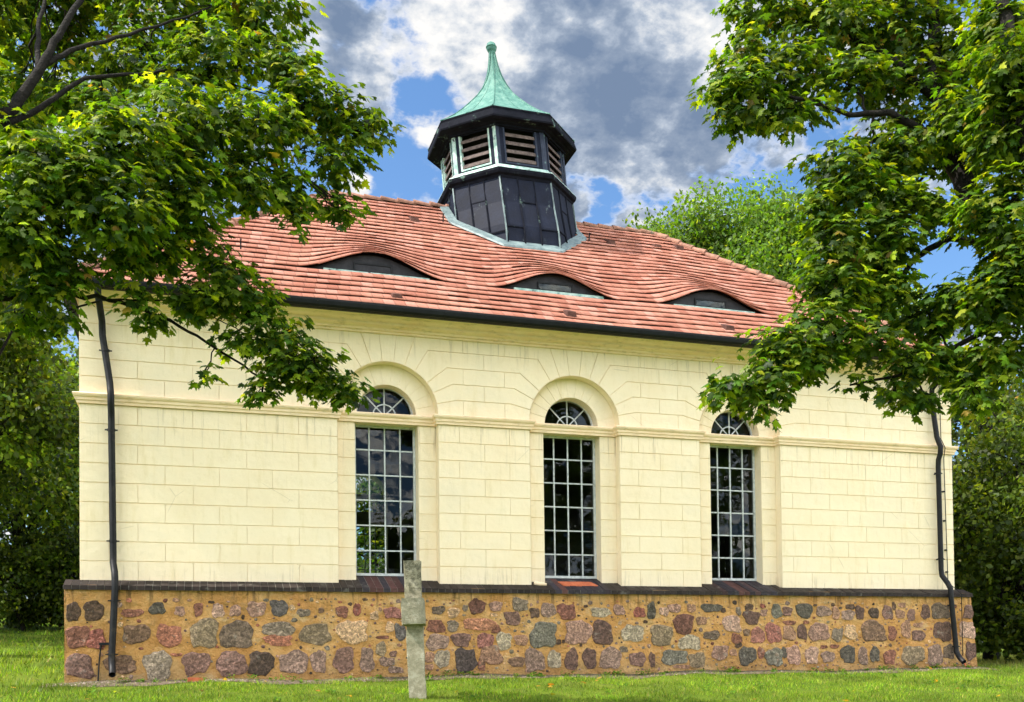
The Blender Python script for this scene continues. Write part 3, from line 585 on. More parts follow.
tag(sl.build('sill_slip', M_RUST, church), 'orange terracotta slip let into the brick sill of the middle window')
# windows
ZW0, ZW1 = slope(GD)+.004, ZS0+.02
for ci, c_ in enumerate(XC):
    wf = MB(); y0_, y1_ = GD-.02, GD+.03
    x0_, x1_ = c_-HW+.004, c_+HW-.004
    for a, b_ in ((x0_, x0_+.04), (x1_-.04, x1_)): wf.box(a, b_, y0_, y1_, ZW0, ZW1)
    wf.box(x0_+.041, x1_-.041, y0_, y1_, ZW0, ZW0+.045); wf.box(x0_+.041, x1_-.041, y0_, y1_, ZW1-.05, ZW1)
    for i in (1, 2, 3):
        x = x0_+(x1_-x0_)*i/4; wf.box(x-.012, x+.012, y0_+.004, y1_-.01, ZW0+.046, ZW1-.051)
    for k in range(1, 6):
        z = ZW0+(ZW1-ZW0)*k/6; wf.box(x0_+.042, x1_-.042, y0_+.008, y1_-.014, z-.012, z+.012)
    wo = wf.build('window', M_WHITE, church)
    pn = MB(); 
    for i in range(4):
        for k in range(6):
            ax, bx_ = x0_+(x1_-x0_)*i/4, x0_+(x1_-x0_)*(i+1)/4; az, bz = ZW0+(ZW1-ZW0)*k/6, ZW0+(ZW1-ZW0)*(k+1)/6
            tx, tz = rng.uniform(-.002, .002), rng.uniform(-.002, .002)      # each pane sits a little askew
            pn.add([(ax, GD+tx, az), (bx_, GD-tx, az), (bx_, GD-tx+tz, bz), (ax, GD+tx+tz, bz)], [(0, 1, 2, 3)])
    pn.build('pane', M_GLASS, wo)
    fl_ = MB(); rr_ = RF-.004
    def ringbox(r0_, r1_, ya, yb, n=24):
        o_ = arc(c_, ZS1+.03, r1_, 0, 180, n); i_ = arc(c_, ZS1+.03, r0_, 0, 180, n)
        vs = [(x, ya, z) for x, z in o_]+[(x, ya, z) for x, z in i_]+[(x, yb, z) for x, z in o_]+[(x, yb, z) for x, z in i_]; m = n+1
        fs = []
        for i in range(n): fs += [(i, i+1, m+i+1, m+i), (2*m+i, 3*m+i, 3*m+i+1, 2*m+i+1), (i, 2*m+i, 2*m+i+1, i+1), (m+i, m+i+1, 3*m+i+1, 3*m+i)]
        fl_.add(vs, fs)
    ringbox(rr_-.035, rr_-.002, y0_, y1_); ringbox(.19, .212, y0_+.008, y1_-.015)
    fl_.box(c_-rr_, c_+rr_, y0_, y1_, ZS1+.002, ZS1+.03)
    for a in (45, 90, 135):
        fl_.bar((c_+.0*math.cos(R_(a)), GD-.002, ZS1+.03), (c_+(rr_-.03)*math.cos(R_(a)), GD-.002, ZS1+.03+(rr_-.03)*math.sin(R_(a))), .022, .02, (0, 1, 0))
    fo = fl_.build('fanlight', M_WHITE, church)
    pn = MB(); pn.add([(x, GD+.004, z) for x, z in arc(c_, ZS1+.01, rr_, 0, 180, 24)], [tuple(range(25))]); pn.build('pane', M_GLASS, fo)
    rw = MB(); c_ = XR[ci]
    for i in range(5): rw.box(c_-HW+.27*i-.012, c_-HW+.27*i+.012, Dp-.3, Dp-.27, 1.72, ZS1)
    for k in range(7): rw.box(c_-HW, c_+HW, Dp-.295, Dp-.275, 1.72+.45*k, 1.745+.45*k)
    rw.box(c_-HW, c_+HW, Dp-.31, Dp-.26, ZS1-.1, ZS1+.02)
    rw.build('rear_window', M_WHITE, church)
# a lump of fallen render at the middle window sill
lp = MB(); lp.tube([(7.72, -.05, 1.615), (7.60, -.01, 1.625), (7.5, .01, 1.64)], [.02, .045, .03], 8); lp.build('render_lump', M_TRIM, church, smooth=True)

# ------------------------------------------------------------------ roof
EO, ZE, SL = .5, 6.20, .82; RY = Dp/2; NC = 26; YS = (RY+EO)/NC; Y0E = -EO+6*YS
EYE = [(4.78, 1.42), (8.24, 1.34), (11.52, 1.34)]; EH = .375
def eye(x, y):
    if y < Y0E-1e-6: return 0.0
    h = 0
    for xc, hw in EYE:
        u = abs(x-xc)/hw
        if u < 1: h += EH*math.cos(math.pi*u/2)**2*max(0, 1-(y-Y0E)/2.1)**1.8
    return h
def zr(x, y, e=True): return ZE+(y+EO)*SL+(eye(x, y) if e else 0)
rn = np.random.default_rng(3)
NRM = np.array([0, -SL, 1.0])/math.hypot(1, SL)
EX = .12
def slope_mesh(name, length, halfw, front, xf, EO=EO, EX=EX):
    """courses of tiles on one slope, each course a step with an undercut lip"""
    Vs, Fs, UV = [], [], []; TW = .19; st_ = .0475 if front else .095
    SL = (NC*YS*.82)/(halfw+EO); YS_ = (halfw+EO)/NC; n = int(round((length+2*EX)/st_)); wob = rn.normal(0, .009, (NC, n//4+4))
    for k in range(NC):
        ya, yb = -EO+k*YS_, -EO+(k+1)*YS_
        if front and k == 0: ya -= .03
        off = (k % 2)*.5*TW
        rows = []
        for (y, o_, ycl, vv) in ((ya+.10, -.008, ya, 0.0), (ya, .022, ya, .02), (ya+.004, .038, ya, .1), (yb, .010, yb, .97)):
            ru = max(0, ycl+EO)*(halfw+EX)/(halfw+EO); lo = -EX+ru; hi = length+EX-ru; r = []
            for i in range(n+1):
                x = -EX+(length+2*EX)*i/n; xcl = min(max(x, lo), hi)
                tx = (x+off)/TW; tw_ = wob[k, int(tx/2) % wob.shape[1]]
                roll = .007*math.cos(2*math.pi*tx)**2
                e_ = eye(xcl, -EO+k*YS_+1e-3 if vv < .5 else yb-1e-3) if front else 0
                sg = .015*math.sin(x*.9+y*.4)+.006*math.sin(x*2.3-y)      # an old roof sags
                z = ZE+(y+EO)*SL+e_-(sg if front else 0)+.0
                p_ = np.array([xcl, y, z])+NRM*(o_+(roll+tw_*.6 if vv < .5 else roll*.6)*(1 if o_ > 0 else 0))
                r.append(p_); UV.append((tx+k*7.3, k+.02+vv*.95))
            rows.append(r)
        base = len(Vs)
        for r in rows: Vs.extend(r)
        m = n+1
        for a in range(3):
            for i in range(n):
                if abs(Vs[base+a*m+i][0]-Vs[base+a*m+i+1][0]) < 1e-6 and abs(Vs[base+(a+1)*m+i][0]-Vs[base+(a+1)*m+i+1][0]) < 1e-6: continue
                Fs.append((base+a*m+i, base+a*m+i+1, base+(a+1)*m+i+1, base+(a+1)*m+i))
    Vs = np.array([xf(p_) for p_ in Vs])
    return fastmesh(name, Vs, np.array(Fs), M_TILE, church, uv=np.array(UV))
roof = slope_mesh('roof', Lw, RY, True, lambda p_: p_)
def child_slope(xf, length, *a):
    o_ = slope_mesh('roof_slope', length, RY, False, xf, *a); return o_
child_slope(lambda p_: (Lw-p_[0], Dp-p_[1], p_[2]), Lw)
child_slope(lambda p_: (p_[1], Dp-p_[0], p_[2]), Dp, EX, EO)
child_slope(lambda p_: (Lw-p_[1], p_[0], p_[2]), Dp, EX, EO)
ul = MB()   # roof boarding beneath the tiles keeps the daylight out
e_ = EO-.08
f_ = EX-.06
ul.add([(-f_, -e_, ZE-.06), (Lw+f_, -e_, ZE-.06), (Lw+f_, Dp+e_, ZE-.06), (-f_, Dp+e_, ZE-.06), (RY, RY, ZE+(RY+EO)*SL-.15), (Lw-RY, RY, ZE+(RY+EO)*SL-.15)],
       [(0, 1, 5, 4), (1, 2, 5), (2, 3, 4, 5), (3, 0, 4), (3, 2, 1, 0)])
ul.build('roof_boarding', M_HATCH, church)
# ridge and hip tiles
rt_ = MB(); ZR = ZE+(RY+EO)*SL
def caps(a, b_, r_=.095, st_=.36):
    a = Vector(a); b_ = Vector(b_); L_ = (b_-a).length; n = int(L_/st_); d_ = (b_-a).normalized(); sd_ = d_.cross(Vector((0, 0, 1))).normalized(); u = sd_.cross(d_)
    for i in range(n):
        p0 = a+d_*(L_*i/n)+Vector((0, 0, rng.uniform(-.012, .012))); p1 = a+d_*(L_*(i+1)/n+.05)
        vs = []
        for (p_, rr_, up_) in ((p0, r_*1.12, .025), (p1, r_*.9, -.005)):
            for k in range(9):
                an = R_(-20+220*k/8); vs.append(p_+sd_*math.cos(an)*rr_+u*(math.sin(an)*rr_*.8+up_))
        m = 9; rt_.add(vs, [(k, k+1, m+k+1, m+k) for k in range(8)]+[tuple(range(9))])
caps((RY, RY, ZR), (Lw-RY, RY, ZR))
caps((-EX, -EO, ZE+.02), (RY, RY, ZR)); caps((Lw+EX, -EO, ZE+.02), (Lw-RY, RY, ZR)); caps((-EX, Dp+EO, ZE+.02), (RY, RY, ZR)); caps((Lw+EX, Dp+EO, ZE+.02), (Lw-RY, RY, ZR))
rt_.build('ridge_tiles', M_TILE_DARK, church)
# small mortar tufts and clips along the ridge
for i in range(26):
    pass
# vent tiles and snow hooks scattered on the front slope
for x, y in [(6.12, 3.44), (5.02, -0.28), (4.86, 3.48), (10.58, 3.48), (11.76, 3.58), (12.37, 3.68), (8.17, -0.29), (11.38, -0.24)]:
    vt = MB(); z = zr(x, y)
    vt.hexa([(x-.10, y-.02, z-.01), (x+.10, y-.02, z-.01), (x+.10, y+.26, z+.22), (x-.10, y+.26, z+.22)],
            [(x-.075, y-.02, z+.115), (x+.075, y-.02, z+.115), (x+.05, y+.24, z+.235), (x-.05, y+.24, z+.235)])
    vt.build('vent_tile', M_VENT, church)
for x, y in [(6.76, 3.58), (10.05, 3.49), (2.51, 1.09), (15.0, 0.5)]:
    hk = MB(); z = zr(x, y)+.04; hk.bar((x, y, z), (x, y-.02, z+.17), .025, .02); hk.bar((x, y-.02, z+.17), (x, y-.10, z+.13), .025, .015)
    hk.build('roof_hook', M_ANTH, church)
# eyebrow dormers
for ei, (xc, hw) in enumerate(EYE):
    dm = MB(); yf = Y0E+.10; N_ = 32
    ups = [(xc-hw*.97+2*hw*.97*i/N_) for i in range(N_+1)]
    zb = ZE+(Y0E+EO)*SL-.02; vs = [(x, yf, zb) for x in ups]+[(x, yf, max(zb+.005, zr(x, Y0E+.02)+.01)) for x in ups]
    dm.add(vs, [(i, i+1, N_+2+i, N_+1+i) for i in range(N_)])
    do = dm.build('eyebrow_dormer', M_HATCH, church)
    fr_ = MB(); w2, hh = .32, .18
    for a, b_, c0, c1 in ((xc-w2-.03, xc-w2, zb+.10, zb+hh+.08), (xc+w2, xc+w2+.03, zb+.10, zb+hh+.08), (xc-w2, xc+w2, zb+.10, zb+.12), (xc-w2, xc+w2, zb+hh+.05, zb+hh+.08)):
        fr_.box(a, b_, yf-.025, yf-.001, c0, c1)
    fr_.build('hatch_frame', M_ANTH, do)
    pn = MB(); pn.box(xc-w2+.001, xc+w2-.001, yf-.014, yf-.004, zb+.121, zb+hh+.049); pn.build('pane', M_GLASS if ei else M_HATCH, do)
    fs_ = MB(); fs_.hexa([(xc-hw*.62, yf-.07, zb+.03), (xc+hw*.72, yf-.07, zb+.03), (xc+hw*.72, yf, zb+.015), (xc-hw*.62, yf, zb+.015)],
                         [(xc-hw*.62, yf-.06, zb+.085), (xc+hw*.72, yf-.06, zb+.085), (xc+hw*.72, yf-.002, zb+.095), (xc-hw*.62, yf-.002, zb+.095)])
    fs_.build('sill_flashing', M_PATFR, do)
# gutter and fascia
gt_ = MB(); prof = [(EO+.0, ZE-.02), (EO-.005, ZE-.09), (EO+.03, ZE-.125), (EO+.07, ZE-.13), (EO+.11, ZE-.10), (EO+.125, ZE-.045), (EO+.125, ZE-.01), (EO+.11, ZE-.01), (EO+.10, ZE-.07), (EO+.02, ZE-.08)]
sweep(gt_, [(IX, 0), (Lw-IX, 0), (Lw-IX, Dp), (IX, Dp)], prof, True)
sweep(gt_, [(IX, 0), (Lw-IX, 0), (Lw-IX, Dp), (IX, Dp)], [(.41, ZE-.02), (.41, ZE-.12), (EO-.01, ZE-.12), (EO-.01, ZE-.02)], True)
gto = gt_.build('gutter', M_ANTH, church)
for i in range(24):
    gb = MB(); x = .1+i*.71; gb.bar((x, -EO-.02, ZE-.132), (x, -EO-.13, ZE-.06), .025, .006); gb.build('gutter_bracket', M_PIPE, gto)
# downspouts
def downspout(x0_, xm, xb, lab):
    dsn = MB()
    P_ = [(x0_, -EO-.06, ZE-.12), (x0_, -EO-.06, ZE-.25), (x0_+.01, -.42, ZE-.36), (x0_+.02, -.14, ZE-.52), (x0_+.025, -.12, ZE-.75), (xm-.02, -.12, 4.72), (xm-.01, -.16, 4.60), (xm, -.20, 4.5), (xm, -.19, 4.36), (xm, -.13, 4.24), (xm, -.12, 4.1), (xm+.02, -.12, 2.0), (xm+.02, -.14, 1.88), (xm+.05, -.26, 1.72), (xm+.06, -.33, 1.6), (xm+.06, -.335, 1.45), (xb, -.335, .42), (xb, -.345, .32), (xb+.015, -.42, .2), (xb+.02, -.52, .12)]
    dsn.tube(P_, .052, 14, False)
    ro = dsn.build('downspout', M_PIPE, church, smooth=True); tag(ro, lab)
    for z, yy in ((5.2, -.12), (3.95, -.12), (2.2, -.12), (1.25, -.335), (.42, -.335)):
        xx = np.interp(z, [.42, 1.45, 1.9, 4.7, 5.5], [xb, xm+.06, xm+.02, xm-.01, x0_+.025])
        cl = MB(); cl.tube([(xx, yy, z), (xx, yy, z+.03)], .062, 14); cl.box(xx-.095, xx+.095, yy-.008, yy+.008, z+.005, z+.025); cl.box(xx-.01, xx+.01, yy+.04, yy+.13, z+.005, z+.025)
        cl.build('pipe_clamp', M_PIPE, ro)
downspout(.33, .48, .49, 'black downspout at the left corner'); downspout(16.02, 16.17, 16.33, 'black downspout beside the lightning cable at the right corner')
lc = MB(); lc.tube([(16.3, -.04, 6.0), (16.32, -.04, 4.7), (16.35, -.12, 4.5), (16.38, -.04, 4.3), (16.42, -.04, 1.75), (16.52, -.30, 1.5), (16.55, -.27, .25)], .009, 6)
for z in (5.3, 3.6, 3.0, 2.4, 1.95): lc.box(16.30+.12*(5.6-z)/4-.018, 16.30+.12*(5.6-z)/4+.018, -.05, .0, z, z+.03)
lc.build('lightning_cable', M_ANTH, church)
lc = MB(); lc.tube([(.33, -.25, .6), (.30, -.245, .3), (.28, -.26, -.05)], .012, 6); lc.box(.3, .45, -.26, -.24, .58, .62); lc.build('earthing_cable', M_ANTH, church)
rs = MB(); rs.tube([(16.53, -.3, .16), (16.56, -.33, .02)], .022, 6); tag(rs.build('marker_sleeve', M_RUST, church), 'red sleeve on the cable foot at the right corner')

# ------------------------------------------------------------------ bell turret
def xl(z): return 8.45-(z-10.6)*.085 if z > 10.2 else 8.484-(z-10.2)*.03
TY = RY
def octo(a, z, n=8):   # vertices counter-clockwise from the front-left one
    s_ = a*math.tan(math.pi/8); c_ = xl(z); TY = RY-.30*(1-smooth(9.0, 10.45, z))
    return [(c_+x, TY+y, z) for x, y in ((-s_, -a), (s_, -a), (a, -s_), (a, s_), (s_, a), (-s_, a), (-a, s_), (-a, -s_))]
def octwall(mb, prof):
    for (a0, z0_), (a1, z1_) in zip(prof, prof[1:]):
        A, B = octo(a0, z0_), octo(a1, z1_)
        for i in range(8): mb.add([A[i], A[(i+1) % 8], B[(i+1) % 8], B[i]], [(0, 1, 2, 3)])
tb = MB(); BP = [(1.42, 8.0), (1.41, 8.8), (1.39, 9.4), (1.375, 9.95), (1.37, 10.55)]; octwall(tb, BP)
def bat(z): return np.interp(z, [p_[1] for p_ in BP], [p_[0] for p_ in BP])
turret = tb.build('bell_turret', M_LEAD, church)
sm2 = MB()
for i in range(8):
    for fr in (.02, .345, .66):
        pts = []
        for z in np.linspace(8.4, 10.52, 9):
            A = octo(bat(z)+.012, z); p_ = np.array(A[i])*(1-fr)+np.array(A[(i+1) % 8])*fr; pts.append(p_)
        for a, b_ in zip(pts, pts[1:]): sm2.bar(a, b_, .028, .028)
    for fr0, fr1, z in ((.02, .345, 9.35), (.345, .66, 9.98), (.66, 1.0, 9.28), (.345, .66, 9.0)):
        z += rng.uniform(-.08, .08); A = octo(bat(z)+.008, z); a, b_ = np.array(A[i]), np.array(A[(i+1) % 8])
        sm2.bar(a*(1-fr0)+b_*fr0, a*(1-fr1)+b_*fr1, .018, .022)
sm2.build('standing_seams', M_LEADD, turret)
for i in (0, 1, 7, 2):
    cn = MB()
    for z0_, z1_ in zip(np.linspace(8.6, 10.5, 7), np.linspace(8.6, 10.5, 7)[1:]):
        cn.bar(octo(bat(z0_)+.016, z0_)[i], octo(bat(z1_)+.016, z1_)[i], .022, .03)
    cn.build('corner_bead', M_FLASH, turret)
rg = MB(); octwall(rg, [(1.34, 10.48), (1.385, 10.49), (1.40, 10.54), (1.45, 10.57), (1.47, 10.62), (1.47, 10.66), (1.42, 10.68), (1.34, 10.74)]); rg.build('turret_ledge', M_LEADD, turret)
rg = MB(); octwall(rg, [(1.46, 10.675), (1.45, 10.70), (1.36, 10.745), (1.33, 10.80), (1.27, 10.81)]); rg.build('ledge_capping', M_PATFR, turret)
A1 = 1.285; zb_, zt_ = 10.78, 11.66
cor = MB(); pan = MB()
for i in range(8):
    def q2(fr, z, d_=0.0):
        A = octo(A1+d_, z); a, b_ = np.array(A[i]), np.array(A[(i+1) % 8]); return a*(1-fr)+b_*fr
    def quad(mb, f0, f1, z0_, z1_, d0, d1):
        mb.hexa([q2(f0, z0_, d1), q2(f1, z0_, d1), q2(f1, z0_, d0), q2(f0, z0_, d0)], [q2(f0, z1_, d1), q2(f1, z1_, d1), q2(f1, z1_, d0), q2(f0, z1_, d0)])
    quad(pan, .07, .15, zb_, zt_, -.04, 0); quad(pan, .85, .93, zb_, zt_, -.04, 0)
    quad(pan, .15, .85, zt_-.05, zt_, -.04, 0); quad(pan, .15, .85, zb_, zb_+.07, -.04, 0)
    for fa, fb_ in ((0, .07), (.93, 1)):
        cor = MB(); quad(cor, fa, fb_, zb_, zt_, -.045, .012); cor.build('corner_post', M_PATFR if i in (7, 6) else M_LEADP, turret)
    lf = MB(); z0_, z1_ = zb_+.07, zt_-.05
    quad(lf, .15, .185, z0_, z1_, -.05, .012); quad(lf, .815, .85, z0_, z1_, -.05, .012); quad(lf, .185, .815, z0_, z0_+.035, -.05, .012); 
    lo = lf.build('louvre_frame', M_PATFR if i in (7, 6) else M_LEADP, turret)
    ls = MB(); n = 4
    for k in range(n):
        z = z0_+.07+(z1_-z0_-.06)*k/n
        for f0, f1 in ((.19, .81),):
            ls.hexa([q2(f0, z-.01, .0), q2(f1, z-.01, .0), q2(f1, z+.10, -.12), q2(f0, z+.10, -.12)], [q2(f0, z+.055, -.004), q2(f1, z+.055, -.004), q2(f1, z+.13, -.115), q2(f0, z+.13, -.115)])
    ls.build('louvre_blades', M_WOOD, turret)
pan.build('stage_panels', M_LEAD, turret)
ic = MB(); octwall(ic, [(1.05, 10.7), (1.05, 11.8)]); ic.build('stage_core', M_BLACK, turret)
ev = MB(); octwall(ev, [(1.25, 11.62), (1.33, 11.62), (1.335, 11.66), (1.39, 11.67), (1.42, 11.70), (1.56, 11.69), (1.57, 11.72), (1.535, 11.86), (1.545, 11.89), (1.51, 11.925)]); ev.build('turret_eaves', M_LEADD, turret)
cr = MB(); CP = [(1.535, 11.915), (1.39, 12.01), (1.17, 12.18), (.93, 12.40), (.71, 12.63), (.51, 12.85), (.355, 13.06), (.235, 13.27), (.15, 13.48), (.10, 13.68), (.07, 13.86), (.05, 14.02), (.045, 14.10)]
octwall(cr, CP); cro = cr.build('copper_spire', M_PATINA, turret)
se = MB()
for i in range(8):
    for (a0, z0_), (a1, z1_) in zip(CP, CP[1:]): se.bar(octo(a0+.006, z0_)[i], octo(a1+.006, z1_)[i], .022, .022)
    for (a0, z0_), (a1, z1_) in list(zip(CP, CP[1:]))[:7]:
        for f_ in (.5,):
            A, B = octo(a0*1.002, z0_), octo(a1*1.002, z1_); m0 = (np.array(A[i])+np.array(A[(i+1) % 8]))/2; m1 = (np.array(B[i])+np.array(B[(i+1) % 8]))/2
            se.bar(m0, m1, .014, .014)
se.build('spire_seams', M_PATINA, cro) if False else se.build('spire_seams', M_PATINA, turret)
fb = MB(); zc = 14.16
prof = [(.05, 14.02), (.075, 14.04), (.06, 14.06), (.09, 14.09), (.115, 14.14), (.115, 14.17), (.125, 14.175), (.125, 14.19), (.112, 14.2), (.10, 14.25), (.06, 14.285), (.0, 14.29)]
vs = []; 
for r_, z in prof:
    for k in range(16): vs.append((xl(z)+r_*math.cos(k*math.pi/8), TY+r_*math.sin(k*math.pi/8), z-.06))
fb.add(vs, [(j*16+k, j*16+(k+1) % 16, (j+1)*16+(k+1) % 16, (j+1)*16+k) for j in range(len(prof)-1) for k in range(16)])
fb.build('finial', M_PATINA, turret, smooth=True)
# flashing where the turret meets the tiles
fh = MB()
def rz(x, y): return ZE+((y if y < RY else Dp-y)+EO)*SL
def ring_at(a):
    c_ = 8.46; s_ = a*math.tan(math.pi/8); TY = RY-.30
    return [(c_+x, TY+y) for x, y in ((-s_, -a), (s_, -a), (a, -s_), (a, .30), (a, s_), (s_, a), (-s_, a), (-a, s_), (-a, .30), (-a, -s_))]
for (a0, h0, a1, h1) in ((1.57, .04, 1.56, .075), (1.56, .075, 1.47, .08), (1.47, .08, 1.38, .10)):
    A, B = ring_at(a0), ring_at(a1)
    for i in range(10):
        j = (i+1) % 10
        fh.add([(*A[i], rz(*A[i])+h0), (*A[j], rz(*A[j])+h0), (*B[j], rz(*B[j])+h1), (*B[i], rz(*B[i])+h1)], [(0, 1, 2, 3)])
fh.build('turret_flashing', M_FLASH, turret)

# ------------------------------------------------------------------ stone cross seen end-on
cy_ = -2.6
cross = empty('stone_cross', (4.65, cy_, gz(4.65, cy_)), 'weathered grey stone cross seen end-on before the plinth', 'cross')
def slab(mb, x0_, x1_, y0_, y1_, z0_, z1_, lean, nseg=14, j_=.009):
    ring = [(x0_+.012, y0_), (x1_-.012, y0_), (x1_, y0_+.012), (x1_, y1_-.012), (x1_-.012, y1_), (x0_+.012, y1_), (x0_, y1_-.012), (x0_, y0_+.012)]
    vs = []
    for k in range(nseg+1):
        z = z0_+(z1_-z0_)*k/nseg; sh = .985 if k == nseg else 1
        for x, y in ring: vs.append(((x-(x0_+x1_)/2)*sh+(x0_+x1_)/2+lean*(z)+rng.uniform(-j_, j_), (y-(y0_+y1_)/2)*sh+(y0_+y1_)/2+rng.uniform(-j_, j_), z+rng.uniform(-j_, j_)))
    mb.add(vs, [(k*8+i, k*8+(i+1) % 8, (k+1)*8+(i+1) % 8, (k+1)*8+i) for k in range(nseg) for i in range(8)]+[tuple(nseg*8+i for i in range(8))])
xp = P(412, 650, 1.0)
tdir = (P(412, 650, 1.0)-np.array([CX, CY, CZ])); t0 = (cy_-CY)/tdir[1]; xs_ = CX+tdir[0]*t0
def turned(mb):
    an = math.atan2(4.70-CX, cy_-CY); ca, sa = math.cos(-an-.03), math.sin(-an-.03)
    mb.v = [(4.785+(x-4.72)*ca-(y-cy_)*sa, cy_+(x-4.72)*sa+(y-cy_)*ca, z) for x, y, z in mb.v]; return mb
sh_ = MB(); slab(sh_, 4.62, 4.87, cy_-.09, cy_+.09, gz(4.65, cy_)-.2, 1.735, -.03); turned(sh_).build('shaft', M_CROSS, cross)
ar = MB(); slab(ar, 4.575, 4.90, cy_-.42, cy_+.42, .80, 1.17, -.03, 4)
ar.v[:8] and ar.add([ar.v[i] for i in range(8)], [tuple(reversed(range(8)))]); turned(ar).build('crossbar', M_CROSS, cross)

# ------------------------------------------------------------------ foliage
def unit(a): return a/(np.linalg.norm(a, axis=1, keepdims=True)+1e-9)
half_ = [(.03, 0), (.25, -.10), (.22, .05), (.52, .13), (.37, .25), (.50, .53), (.26, .44), (.15, .55), (.21, .74), (.09, .78), (0, 1.0)]
LEAF = np.array(half_+[(-x, y) for x, y in half_[-2::-1]]+[(0, .30)]); NLV = len(LEAF)
LEAF3 = np.array([(x, y, -.45*abs(x)**1.3-.22*max(0, y-.3)**2+.05*math.sin(9*x)) for x, y in LEAF])
LTRI = np.array([(NLV-1, i, (i+1) % (NLV-1)) for i in range(NLV-1)])
KITE3 = np.array([(0, 0, 0), (.34, .42, -.08), (0, 1.0, -.05), (-.34, .42, -.08)]); KQ = np.array([(0, 1, 2, 3)])
def leaves(name, pos, dirv, nor, size, colr, m, parent, shape=LEAF3, faces=LTRI):
    dirv = unit(dirv); sd_ = unit(np.cross(dirv, nor)); nn = np.cross(sd_, dirv); n = len(pos)
    V = pos[:, None, :]+size[:, None, None]*(sd_[:, None, :]*shape[None, :, 0:1]+dirv[:, None, :]*shape[None, :, 1:2]+nn[:, None, :]*shape[None, :, 2:3])
    F = (faces[None]+(np.arange(n)*len(shape))[:, None, None]).reshape(-1, faces.shape[1])
    return fastmesh(name, V.reshape(-1, 3), F, m, parent, col=np.repeat(colr, len(shape), 0))
def palette(r, n, cols, wts, jit=.25):
    c = np.array(cols)[r.choice(len(cols), n, p=np.array(wts)/sum(wts))]
    return c*(1+r.normal(0, jit, (n, 1))).clip(.4, 1.8)*(1+r.normal(0, .06, (n, 3)))
MAPLE = ([(.058, .115, .008), (.108, .170, .010), (.195, .24, .015), (.024, .055, .007), (.22, .14, .03)], [4, 4, 2.4, 3.4, .08])
def wig(a, b, n, amp, r, sag=0):
    a = np.array(a); b = np.array(b); L_ = np.linalg.norm(b-a); o = []
    for i in range(n+1):
        t_ = i/n; p_ = a*(1-t_)+b*t_; k = math.sin(math.pi*t_)
        o.append(p_+r.normal(0, amp*L_, 3)*k+np.array([0, 0, sag*L_*k]))
    return o
def near_maple(seed, base, limbs, boughs, label, lsize, dens):
    r = np.random.default_rng(seed)
    root = empty('maple_tree', tuple(base), label, 'tree')
    tb_ = MB(); nodes = []
    for pts_, r0_, r1_ in limbs:
        n = len(pts_); fine_ = []
        for i in range(n-1): fine_ += wig(pts_[i], pts_[i+1], 5, .018, r)[:5]
        fine_.append(np.array(pts_[-1])); m = len(fine_)
        rad = [r0_+(r1_-r0_)*(i/(m-1))**.8 for i in range(m)]
        tb_.tube(fine_, rad, 9)
        nodes += [(p_, q_) for p_, q_ in zip(fine_[3:], rad[3:])]
    NP = np.array([p_ for p_, _ in nodes])
    PO_, DI, NO, SI, TI = [], [], [], [], []
    for bi, (px, py, rx, ry, dp) in enumerate(boughs):
        c_ = P(px, py, dp); ax = np.array([rx, ry, (rx+ry)*.42])*dp/FPX
        d2 = ((NP-c_)**2).sum(1)+ (NP[:, 2] > c_[2]+.6)*4; k = int(d2.argmin()); a = nodes[k][0]
        L_ = np.linalg.norm(c_-a); mid = wig(a, c_, 5, .04, r, .05); r0_ = min(nodes[k][1]*.6, .012+.012*L_)
        tb_.tube(mid, list(np.linspace(r0_, .008, 6)), 6, False)
        ns = max(3, int(rx*ry*math.pi*dens/9)); hubs = []
        for h_ in range(4):
            u = r.normal(0, 1, 3); u /= np.linalg.norm(u); hp = c_+(rt*u[0]*ax[0]-up*u[1]*ax[1]*.8+fw*u[2]*ax[2])*.55; hubs.append(hp)
            tb_.tube(wig(mid[3+(h_ % 2)], hp, 3, .05, r, .03), [.009, .007, .006, .004], 5, False)
        for s_ in range(ns):
            u = r.normal(0, 1, 3); u /= np.linalg.norm(u); u *= r.random()**.40
            sc = c_+rt*u[0]*ax[0]+up*u[1]*ax[1]+fw*u[2]*ax[2]
            hp = min(hubs, key=lambda h__: ((h__-sc)**2).sum())
            if r.random() < .55: tb_.tube(wig(hp, sc, 2, .06, r, .02), [.0045, .0035, .002], 3, False)
            outw = sc-c_; outw = outw/(np.linalg.norm(outw)+.05)
            nl = int(r.integers(7, 12)); tint = max(.55, r.normal(1, .2)); base_h = .35*u[1]
            for l_ in range(nl):
                an = r.random()*6.283; rad_ = (.03+.16*r.random())
                off = np.array([math.cos(an)*rad_, math.sin(an)*rad_, r.normal(0, .05)])
                PO_.append(sc+off); dv = np.array([math.cos(an), math.sin(an), -.35-.75*r.random()])+outw*.4
                DI.append(dv); NO.append(np.array([0, 0, .75])+outw*.75+np.array([math.cos(an), math.sin(an), 0])*.35+r.normal(0, .33, 3))
                SI.append(lsize*r.uniform(.65, 1.2)); TI.append(tint)
    n = len(PO_); col = palette(r, n, *MAPLE)*np.array(TI)[:, None]
    leaves('crown', np.array(PO_), np.array(DI), np.array(NO), np.array(SI), col.clip(.005, .6), M_LEAF, root)
    tb_.build('trunk', M_BARK, root, smooth=True)
    return n
gA = P(-150, 640, 9.0); gA[2] = gz(gA[0], gA[1])
